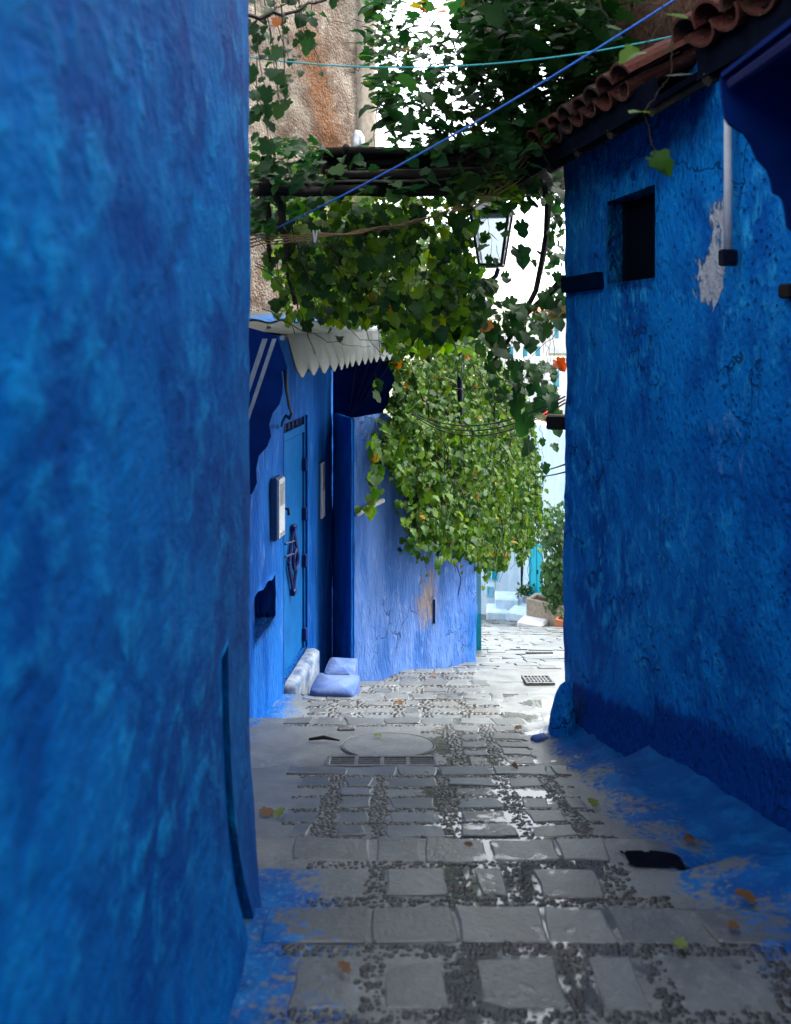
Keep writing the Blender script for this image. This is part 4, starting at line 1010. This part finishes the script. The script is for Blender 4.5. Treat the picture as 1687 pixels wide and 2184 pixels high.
S3.append((runner(at(565, 340, 4.4), at(575, 560, 4.8), 0, .05), .022)); S3.append((runner(at(590, 380, 4.4), at(628, 650, 5.0), 0, .05), .026)); S3.append((runner(at(560, 300, 4.4), at(610, 420, 4.6), 0, .04), .016))
S3.append((runner(at(620, 600, 4.4), at(672, 755, 4.5), .01, .02), .005)); S3.append((runner(at(560, 660, 4.5), at(790, 740, 5.4), .05, .03), .0035)); S3.append((runner(at(620, 480, 4.5), at(690, 690, 4.6), .0, .03), .005))
fill([(600, 300), (1080, 290), (1180, 330), (1180, 430), (700, 425), (560, 400)], 85, lambda x, y: U(4.2, 4.5), (.06, .10), canopy_leaf, None, L1)
for (x, y) in [(705, 700), (750, 690), (790, 720), (820, 740), (745, 745), (650, 690), (840, 760), (800, 770), (600, 690)]: L3.append(hang_leaf(at(x, y, U(4.6, 5.6)), U(.06, .10)))
strand(S3, L3, at(815, 900, 7.4), .75, (.09, .13), hang_leaf, (0, 0, 0), .075); strand(S3, L3, at(800, 900, 7.6), .65, (.09, .12), hang_leaf, (0, 0, 0), .075); strand(S3, L3, at(800, 790, 6.2), .14, (.06, .08), hang_leaf)
L1 = clear(clear(L1, 1000, 1098, 428, 596, 9.5, .25), 590, 815, 688, 800, 8.3, .1)
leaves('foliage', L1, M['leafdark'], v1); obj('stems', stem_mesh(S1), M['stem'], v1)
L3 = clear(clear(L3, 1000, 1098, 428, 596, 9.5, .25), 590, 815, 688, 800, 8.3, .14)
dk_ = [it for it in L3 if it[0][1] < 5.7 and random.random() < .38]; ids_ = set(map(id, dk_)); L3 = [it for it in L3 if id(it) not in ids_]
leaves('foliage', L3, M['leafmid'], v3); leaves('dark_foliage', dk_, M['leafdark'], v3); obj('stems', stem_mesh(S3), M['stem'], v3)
# --- 4 bright creeper cascading over the lilac wall
v4 = thing('creeper', tuple(at(960, 780, 10)), 'bright sunlit creeper cascading over the lilac house wall and down the lane', 'creeper'); L4, S4 = [], []
def wd_(x):
    h_ = pp(min(x, 1013), 1000); return h_.y
def c_d(x, y):
    b = wd_(x)-.12 if x < 1013 else 10.2+(x-1013)*.022
    return b-U(0, .55)+(U(0, 1.4) if y < 900 and x > 900 else 0)
C = [(800, 720), (860, 700), (960, 690), (1030, 715), (1070, 770), (1125, 840), (1145, 930), (1150, 1040), (1158, 1110), (1130, 1180), (1105, 1205), (1055, 1215), (1010, 1190), (960, 1170), (912, 1165), (890, 1110), (890, 1050), (850, 1030), (815, 960), (830, 860), (850, 800)]
fill(C, 9000, c_d, (.035, .09), hang_leaf, (1.5, -.28), L4)
fill([(880, 800), (1040, 760), (1120, 860), (1140, 1050), (1130, 1160), (1040, 1190), (930, 1120), (880, 1000)], 4600, lambda x, y: c_d(x, y)+.25, (.045, .085), hang_leaf, None, L4)
for k in range(80):
    x = U(890, 1130); y0 = U(900, 1120); strand(S4, L4, at(x, y0, c_d(x, y0)-.1), U(.25, .7), (.045, .095), hang_leaf, (0, 0, 0), .055, .3, .004, .05)
for k in range(30): x = U(840, 1100); a = at(x, U(720, 1000), c_d(x, 950)+.2); S4.append((runner(a, a+Vector((U(-.3, .8), U(-.2, .5), U(-1.6, -.3))), .0, .1), U(.004, .012)))
for k in range(46):
    x = random.choice((U(800, 900), U(890, 1130), U(1120, 1175))); y0 = 1000+U(-60, 120) if x < 900 else U(1080, 1190) if x < 1120 else U(850, 1120)
    if x < 860: y0 = U(860, 980)
    strand(S4, L4, at(x, y0, c_d(min(x, 1150), 950)-.15), U(.12, .45), (.04, .085), hang_leaf, (0, 0, 0), .06, .3, .003, .03)
for k in range(26): a = at(U(860, 1150), U(900, 1150), 8.2); S4.append((runner(a, a+Vector((U(-.15, .15), 0, -U(.3, .9))), 0, .05, 8), .0035))
fill([(885, 1040), (960, 1060), (955, 1160), (900, 1155)], 160, lambda x, y: wd_(x)-U(.15, .4), (.07, .11), hang_leaf, None, L4)
leaves('foliage', L4, M['leafbright'], v4); obj('stems', stem_mesh(S4), M['stem'], v4)
# --- 5 twisting woody shoots on the right
v5 = thing('grapevine', tuple(at(1160, 500, 5.8)), 'woody vine shoots and silhouetted leaves against white sky beside the right house', 'vine'); L5, S5 = [], []
B = [at(1140, 372, 5.7), at(1160, 400, 5.72), at(1168, 440, 5.75), at(1165, 500, 5.8), at(1155, 560, 5.85), at(1143, 620, 5.9), at(1120, 665, 5.9), at(1085, 725, 6.0), at(1040, 790, 6.2)]
S5.append((B, .030)); S5.append(([at(1205, 592, 5.5), at(1180, 618, 5.6), at(1150, 645, 5.8), at(1110, 680, 5.9)], .03)); S5.append(([at(1160, 545, 5.85), at(1145, 535, 5.85)], .012))
for (poly, n, sz) in (([(1085, 340), (1195, 340), (1195, 440), (1140, 430), (1090, 440)], 90, (.05, .09)), ([(1172, 430), (1200, 430), (1200, 660), (1165, 640), (1160, 560)], 55, (.05, .09)),
        ([(1015, 640), (1200, 620), (1205, 670), (1120, 740), (1060, 760), (1010, 740)], 95, (.07, .125)), ([(1040, 770), (1195, 765), (1195, 830), (1100, 850), (1040, 840)], 75, (.06, .10)), ([(1090, 850), (1195, 840), (1195, 960), (1150, 960)], 10, (.09, .13)),
        ([(1010, 420), (1090, 430), (1085, 600), (1030, 620)], 26, (.06, .10))):
    fill(poly, n, lambda x, y: U(5.35, 6.3), sz, hang_leaf, None, L5)
for (x, y, s) in [(1110, 475, .10), (1105, 530, .13), (1135, 555, .10), (1125, 890, .14), (1172, 842, .13), (1130, 940, .14), (1095, 820, .11), (1160, 990, .08), (1060, 715, .14), (1105, 700, .15)]: L5.append(hang_leaf(at(x, y, U(5.5, 6)), s))
for k in range(34):
    a = at(U(1030, 1195), U(380, 840), U(5.4, 6.2)); S5.append((runner(a, a+Vector((U(-.12, .12), U(-.2, .2), U(-.6, -.15))), 0, .03, 8), .0022))
for (x0, y0, x1, y1) in [(1010, 690, 1200, 640), (1000, 735, 1200, 790), (1020, 830, 1200, 800), (1110, 670, 1200, 705), (1060, 860, 1200, 845), (1130, 850, 1128, 980), (1148, 800, 1160, 1000), (1110, 480, 1118, 610), (1195, 700, 1010, 860)]:
    S5.append((runner(at(x0, y0, 6.2), at(x1, y1, 5.5), .02, .04), .003))
L5 = clear(L5, 1000, 1098, 428, 596, 9.5, .5)
leaves('foliage', L5, M['leafdark'], v5); obj('stems', stem_mesh(S5), M['stem'], v5)
# --- 6 single shoot close to the viewer
v6 = thing('vine_shoot', tuple(at(1390, 100, 2.4)), 'thin vine shoot with a few bright green leaves in front of the right roof', 'vine'); L6, S6 = [], []
for (x, y, s, nz) in [(1362, 108, .07, .6), (1432, 30, .055, 1), (1432, 160, .06, 1.6), (1372, 238, .06, 1.8), (1395, 335, .07, .25), (1388, 350, .05, .8), (1300, 55, .04, .8), (1235, 20, .04, .8)]:
    L6.append((at(x, y, 2.45), Vector((U(-.2, .2), -.6, nz)), Vector((U(-1, 1), -.3, -.6)), s))
S6.append((runner(at(1250, -60, 2.5), at(1432, 30, 2.45), .0, .02), .002)); S6.append((runner(at(1432, 28, 2.46), at(1365, 105, 2.46), 0, .01), .0015)); S6.append((runner(at(1432, 28, 2.46), at(1432, 158, 2.46), 0, .01), .0015))
S6.append((runner(at(1432, 158, 2.46), at(1374, 236, 2.46), 0, .01), .0015)); S6.append((runner(at(1374, 236, 2.46), at(1396, 330, 2.46), 0, .01), .0015)); S6.append((runner(at(1250, -60, 2.5), at(1300, 52, 2.46), 0, .01), .0015))
leaves('foliage', L6, M['leafbright'], v6); obj('stems', stem_mesh(S6), M['stem'], v6)

# ------------------------------------------------------------------ bright square and houses at the end of the lane
GZ = EYE-11.32
def fwall(name, p0_, p1_, z0, z1, th, mat, parent, amp=.02, openings=(), res=.12):
    m = wall_mesh([p0_, p1_], z0, z1, th, res, amp, openings); return obj(name, m, M[mat], parent, True)
A0, A1_, B1 = at(1000, 0, 31.8), at(1111, 0, 31.0), at(1260, 0, 25.4)
FA, FB = [(A0.x, A0.y), (A1_.x, A1_.y)], [(A1_.x, A1_.y), (B1.x, B1.y)]
fh = thing('whitewashed_house', (A1_.x, A1_.y+1, GZ), 'pale blue whitewashed house with turquoise door facing the square', 'house')
def fa(px, py): return hit(px, py, *FA)
def fb(px, py): return hit(px, py, *FB)
sA = lambda v: sof(FA[0], v); sB = lambda v: sof(FB[0], v)
w1, w2, w3, w4, w5 = fa(1038, 1236), fa(1046, 1205), fa(1049, 1236), fa(1061, 1205), fa(1038, 1271); w6 = fa(1052, 1251)
fwall('wall', *FA, GZ-.3, at(0, 900, 31).z, .5, 'paleblue', fh, .03, [(sA(w1), sA(w2), w1.z, w2.z, .12), (sA(w3), sA(w4), w3.z, w4.z, .12), (sA(w5), sA(w6), w5.z, w6.z, .06)])
d0_, d1_ = fb(1128, 1268), fb(1157, 1165)
fwall('wall', *FB, GZ-.3, at(0, 900, 30).z, .5, 'paleblue', fh, .03, [(sB(d0_), sB(d1_), d0_.z, d1_.z, .10)])
def infill(FAx, a, b, dep, mat, name, par, cross=False, planks=False):
    uu = Vector((FAx[1][0]-FAx[0][0], FAx[1][1]-FAx[0][1])).normalized(); nn = Vector((uu.y, -uu.x, 0)); Q = Matrix(((uu.x, nn.x, 0), (uu.y, nn.y, 0), (0, 0, 1)))
    wdt = (Vector((a.x, a.y))-Vector((b.x, b.y))).length; hh = abs(a.z-b.z); c_ = (a+b)/2-nn*dep; m = MB(); m.box(c_, (wdt, .04, hh), M=Q)
    o = obj(name, m, M[mat], par); m = MB(); t_ = .05
    for s_ in (-1, 1): m.box(c_+nn*.03+Vector((uu.x, uu.y, 0))*s_*(wdt/2-t_/2), (t_, .04, hh), M=Q); m.box(c_+nn*.03+Vector((0, 0, s_*(hh/2-t_/2))), (wdt-2*t_, .04, t_), M=Q)
    if cross: m.box(c_+nn*.03, (t_*.8, .038, hh-2*t_), M=Q)
    obj('frame', m, M[mat], o)
    return o, c_, Q, nn, Vector((uu.x, uu.y, 0)), wdt, hh
for (a, b) in ((w1, w2), (w3, w4)): infill(FA, a, b, .08, 'turq', 'window', fh, True)
infill(FA, w5, w6, .03, 'turqpale', 'hatch', fh)
o, c_, Q, nn, uu, wdt, hh = infill(FB, d0_, d1_, .06, 'turq', 'door', fh, True); m = MB(); m.box(c_+nn*.04+uu*wdt*.08, (.05, .05, .16), M=Q, bev=.01); obj('handle', m, M['iron'], o)
m = MB(); m.tube([fb(1112, 1080)-Vector((0, .1, 0)), fb(1112, 1279)-Vector((0, .1, 0))], .05, 8); o = obj('drainpipe', m, M['iron'], None, True); tag(o, 'dark thin drainpipe running down the pale wall left of the turquoise far door', 'pipe')
def fstep(px, py, W, D, Hh, rz, label, mat='paleblue'):
    c_ = gp(px, py); m = MB(); m.box((c_.x, c_.y+D/2, c_.z+Hh/2-.2), (W, D, Hh+.4), rz=rz, bev=.05); o = obj('step', m, M[mat], None); return tag(o, label, 'step')
fstep(1064, 1322, .80, .9, .30, -.12, 'lower white step block by the pale blue far house')
c_ = gp(1070, 1322); m = MB(); m.box((c_.x+.28, c_.y+.75, c_.z+.25), (.85, .9, .85), rz=-.12, bev=.05); o = obj('step', m, M['paleblue']); tag(o, 'upper white step block under the pale blue far house wall', 'step')
fstep(1117, 1324, .9, .8, .26, -.5, 'wide white step block in front of the far drainpipe')
fstep(1140, 1336, .8, .6, .10, -.5, 'low pale paving ledge in front of the stone trough', 'whitewash')
m = MB(); 
for k in range(1): m.tube([fa(1073, 1275)-Vector((0,.35,0)), fa(1090, 1283)-Vector((0,.35,0))], .03, 6)
# pot plant
pq = fb(1123, 1284)+Vector((-.15, -.75, 0)); pz = gz(pq.x, pq.y)
pz = at(1123, 1284, pq.y).z
m = MB(); m.box((pq.x, pq.y+.1, (pz+GZ)/2-.1), (1.1, .8, pz-GZ+.2), rz=-.6, bev=.06); o = obj('ledge', m, M['paleblue']); tag(o, 'pale blue plaster ledge carrying the small flower pot', 'ledge')
ppot = thing('flower_pot', (pq.x, pq.y, pz), 'white flower pot with a small green plant on the pale ledge', 'flower pot')
m = MB(); m.lathe((pq.x, pq.y, pz), [(.10, 0), (.14, .22), (.155, .22), (.155, .27), (.12, .27), (.12, .24)], 14); obj('pot', m, M['whitewash'], ppot, True)
L7 = []; 
for k in range(160): 
    q = Vector((pq.x+G(0, .13), pq.y+G(0, .1), pz+.40+G(0, .10))); L7.append((q, rv(1), q-Vector((pq.x, pq.y, pz+.2)), U(.06, .13)))
leaves('plant', L7, M['shrubleaf'], ppot, TS)
# trough with climbing shrub
tg = gp(1172, 1336); rz_ = -.62
tro = thing('stone_trough', (tg.x+.35, tg.y+.5, tg.z), 'long weathered stone trough holding the climbing shrub by the right corner', 'planter')
m = MB(); TC = Vector((tg.x+.40, tg.y+.55, tg.z+.22)); QT = Matrix.Rotation(rz_, 3, 'Z')
for s_ in (-1, 1): m.box(TC+QT@Vector((0, s_*.29, 0)), (1.9, .09, .72), M=QT, bev=.03); m.box(TC+QT@Vector((s_*.90, 0, -.003)), (.10, .50, .71), M=QT, bev=.03)
m.box(TC-Vector((0, 0, .2)), (1.75, .5, .3), M=QT); obj('basin', m, M['concrete'], tro)
m = MB(); m.box(TC+Vector((0, 0, .2)), (1.74, .5, .18), M=QT, bev=.05); obj('soil', m, M['soil'], tro)
sh = thing('climbing_shrub', tuple(TC+Vector((0, 0, .3))), 'tall leafy climbing shrub growing out of the stone trough', 'shrub'); L8, S8 = [], []
fill([(1158, 1300), (1150, 1230), (1160, 1180), (1150, 1130), (1165, 1085), (1215, 1060), (1225, 1300)], 1500, lambda x, y: TC.y+U(-.35, .55), (.07, .17), hang_leaf, (1.6, -.02), L8)
fill([(1165, 1300), (1165, 1200), (1215, 1180), (1215, 1300)], 500, lambda x, y: TC.y+U(-.4, .3), (.12, .2), hang_leaf, None, L8)
for k in range(22): a = TC+QT@Vector((U(-.6, .8), U(-.15, .15), .3)); S8.append((runner(a, a+Vector((U(-.4, .4), U(-.1, .4), U(1.2, 3.0))), 0, .12), .018))
leaves('foliage', L8, M['shrubleaf'], sh, TS); obj('stems', stem_mesh(S8), M['stem'], sh)
bx = gp(1193, 1337); tb_ = thing('terracotta_planter', (bx.x+.12, bx.y, bx.z), 'small square terracotta planter on the ground in front of the stone trough', 'planter')
m = MB(); cb_ = Vector((bx.x+.13, bx.y-.05, bx.z+.13)); QB = Matrix.Rotation(-.5, 3, 'Z')
for s_ in (-1, 1): m.box(cb_+QB@Vector((0, s_*.14, 0)), (.46, .03, .28), M=QB, bev=.008); m.box(cb_+QB@Vector((s_*.215, 0, -.002)), (.03, .25, .276), M=QB, bev=.008)
m.box(cb_-Vector((0, 0, .08)), (.4, .25, .1), M=QB); obj('box', m, M['terracotta'], tb_)
L9 = [];
for k in range(40): q = cb_+QB@Vector((U(-.18, .18), U(-.1, .1), .14+U(0, .14))); L9.append((q, rv(1), Vector((G(0, .5), G(0, .5), 1)), U(.05, .09)))
leaves('plant', L9, M['shrubleaf'], tb_, TS)
m = MB(); a, b, q = Vector((xright(6)+.45, 6.6, 0)), 0, 0
# hillside and white houses above the square
m = MB(); hx = [-60, -20, -8, 0, 3, 6, 10, 16, 30, 70]; hd = [34, 40, 48, 58, 70, 90, 130, 200]; hz_ = [-11.6, -9.8, -7.4, -5.0, -2.6, .2, 3, 5]
for d, z in zip(hd, hz_):
    for x in hx: m.v.append((x, d, EYE+z+.4*n3(x, d, 0, .08)))
for j in range(len(hd)-1):
    for i in range(len(hx)-1): m.f.append((j*10+i, j*10+i+1, (j+1)*10+i+1, (j+1)*10+i))
M['hill'] = simple('dry_hillside', (.20,.19,.15), (.10,.12,.06), .95, 0, 1.2, .1); tag(obj('hillside', m, M['hill'], None, True), None, None, kind='structure')
def townhouse(px0, px1, pytop, d, zb_, label, wins, mat='whitewash', parapet=True):
    a, b = at(px0, pytop, d), at(px1, pytop, d); r = thing('white_house', ((a.x+b.x)/2, d+2, zb_), label, 'house', 'white houses on the hillside'); W = b.x-a.x; cx = (a.x+b.x)/2
    op = []
    for (u0, u1, v0, v1) in wins: op.append((u0*W, u1*W, a.z-v1, a.z-v0, .25, 1))
    mm = wall_mesh([(a.x, d), (b.x, d)], zb_, a.z, 4.0, .35, .015, op); obj('wall', mm, M[mat], r)
    for (u0, u1, v0, v1) in wins:
        m = MB(); m.box((a.x+(u0+u1)/2*W, d+.2, a.z-(v0+v1)/2), ((u1-u0)*W, .05, v1-v0)); w_ = obj('window', m, M['turqpale'], r)
        m = MB()
        for s_ in (-1, 1): m.box((a.x+(u0+u1)/2*W+s_*((u1-u0)*W/2-.03), d+.16, a.z-(v0+v1)/2), (.06, .05, v1-v0))
        m.box((a.x+(u0+u1)/2*W, d+.158, a.z-(v0+v1)/2), (.05, .05, v1-v0)); obj('frame', m, M['turq'], w_)
    if parapet:
        m = MB(); m.box((cx, d+.12, a.z+.13), (W+.1, .3, .28), bev=.03); obj('parapet', m, M[mat], r)
    return r, a, b
townhouse(1085, 1215, 905, 36, -9.5, 'white house with a plain wall just above the square carrying the red cloth', [(.30, .42, 1.3, 2.3)])
townhouse(1040, 1150, 800, 46, -7, 'white hillside house with a barred window seen under the vine leaves', [(.2, .33, .7, 1.7), (.6, .73, .7, 1.7)])
townhouse(1120, 1260, 770, 52, -5.5, 'broad white hillside house with two blue windows against the right wall edge', [(.12, .2, .6, 1.7), (.42, .52, .6, 1.7)])
townhouse(1070, 1170, 722, 62, -3.5, 'white hillside house higher up with three small windows', [(.15, .25, .6, 1.7), (.45, .55, .6, 1.7), (.72, .82, .6, 1.7)])
r, a, b = townhouse(1140, 1280, 672, 72, -2, 'topmost white hillside house with a tiled ridge beneath the sky', [(.1, .17, .9, 2.1), (.3, .37, .9, 2.1)])
m = MB(); m.slab([(a.x-.3, 71.7, a.z+.02), (b.x+.3, 71.7, a.z+.02), (b.x+.3, 74, a.z+.8), (a.x-.3, 74, a.z+.8)], (0, 0, 1), .15); obj('roof', m, M['terracotta'], r)
m = MB(); d_ = 35.85; n = 12
for th_ in (0, -.03):
    for j in range(9):
        for i in range(n+1): p = at(1146+30*i/n, 872+44*j/8+(3 if i > 8 else 0)*j/8, d_+th_-.05+.06*math.sin(i*1.3)*j/8); m.v.append(tuple(p))
for j in range(8):
    for i in range(n): q = (j*(n+1)+i, j*(n+1)+i+1, (j+1)*(n+1)+i+1, (j+1)*(n+1)+i); m.f.append(q[::-1]); m.f.append(tuple(x+9*(n+1) for x in q))
o = obj('hanging_cloth', m, M['red'], None, True); tag(o, 'red cloth hung out against the white house beyond the right wall edge', 'cloth')

# ------------------------------------------------------------------ fallen leaves and litter
FL = [(560, 1742, .06, 'dryleaf', 'curled brown leaf fallen near the left wall beside a mossy green one'), (592, 1750, .055, 'mossleaf', 'mossy green leaf fallen near the left wall'), (853, 1507, .06, 'dryleaf', 'small orange leaf lying in the middle of the landing'),
    (1272, 1727, .05, 'mossleaf', 'olive leaf scrap at the edge of the blue kerb'), (1466, 1803, .05, 'dryleaf', 'ochre leaf on the blue kerb above the gully hole'), (1605, 1936, .06, 'dryleaf', 'big ochre leaf caught under the slab at far right'),
    (1100, 1560, .05, 'dryleaf', 'reddish leaf on the paving near the guard stone'), (810, 1578, .045, 'mossleaf', 'yellow green leaf on the round manhole cover'), (877, 2398, .04, 'dryleaf', 'orange leaf'), (742, 2092, .035, 'dryleaf', 'tiny orange leaf in a pebble row near the bottom left'),
    (1092, 1640, .04, 'dryleaf', 'rust leaf just right of the long drain grate'), (920, 1443, .07, 'dryleaf', 'pale brown leaf at the foot of the lilac wall'), (1460, 2035, .035, 'mossleaf', 'small green leaf fragment in the lower right paving'), (1005, 1815, .03, 'dryleaf', 'dark red leaf scrap on a slab in the lower middle'), (1555, 1990, .03, 'dryleaf', 'small ochre scrap on the paint flecked slab at right')]
for (x, y, s, mt, lb) in FL:
    if y > 2183: continue
    p = gp(x, y)+Vector((0, 0, .022)); o = leaves('fallen_leaf', [(p, Vector((U(-.3, .3), U(-.5, 0), 1)), Vector((G(0, 1), G(0, 1), 0)), s*.8)], M[mt], None); tag(o, lb, 'leaf', 'fallen leaves on the alley')
p = gp(690, 1583); m = MB(); m.tube([p+Vector((-.09, .0, .018)), p+Vector((0, .005, .028)), p+Vector((.10, -.012, .018))], [.008, .012, .004], 6); o = obj('stick', m, M['wood']); tag(o, 'short dark stick lying on the landing left of the manhole cover', 'stick')
p = gp(739, 1556); m = MB(); lump(m, p.x, p.y, p.z-.005, p.z+.02, .06, .035, .1, 9., 14, .9, 3); o = obj('stone_chip', m, M['castiron']); tag(o, 'flat dark stone chip on the landing above the stick', 'stone')
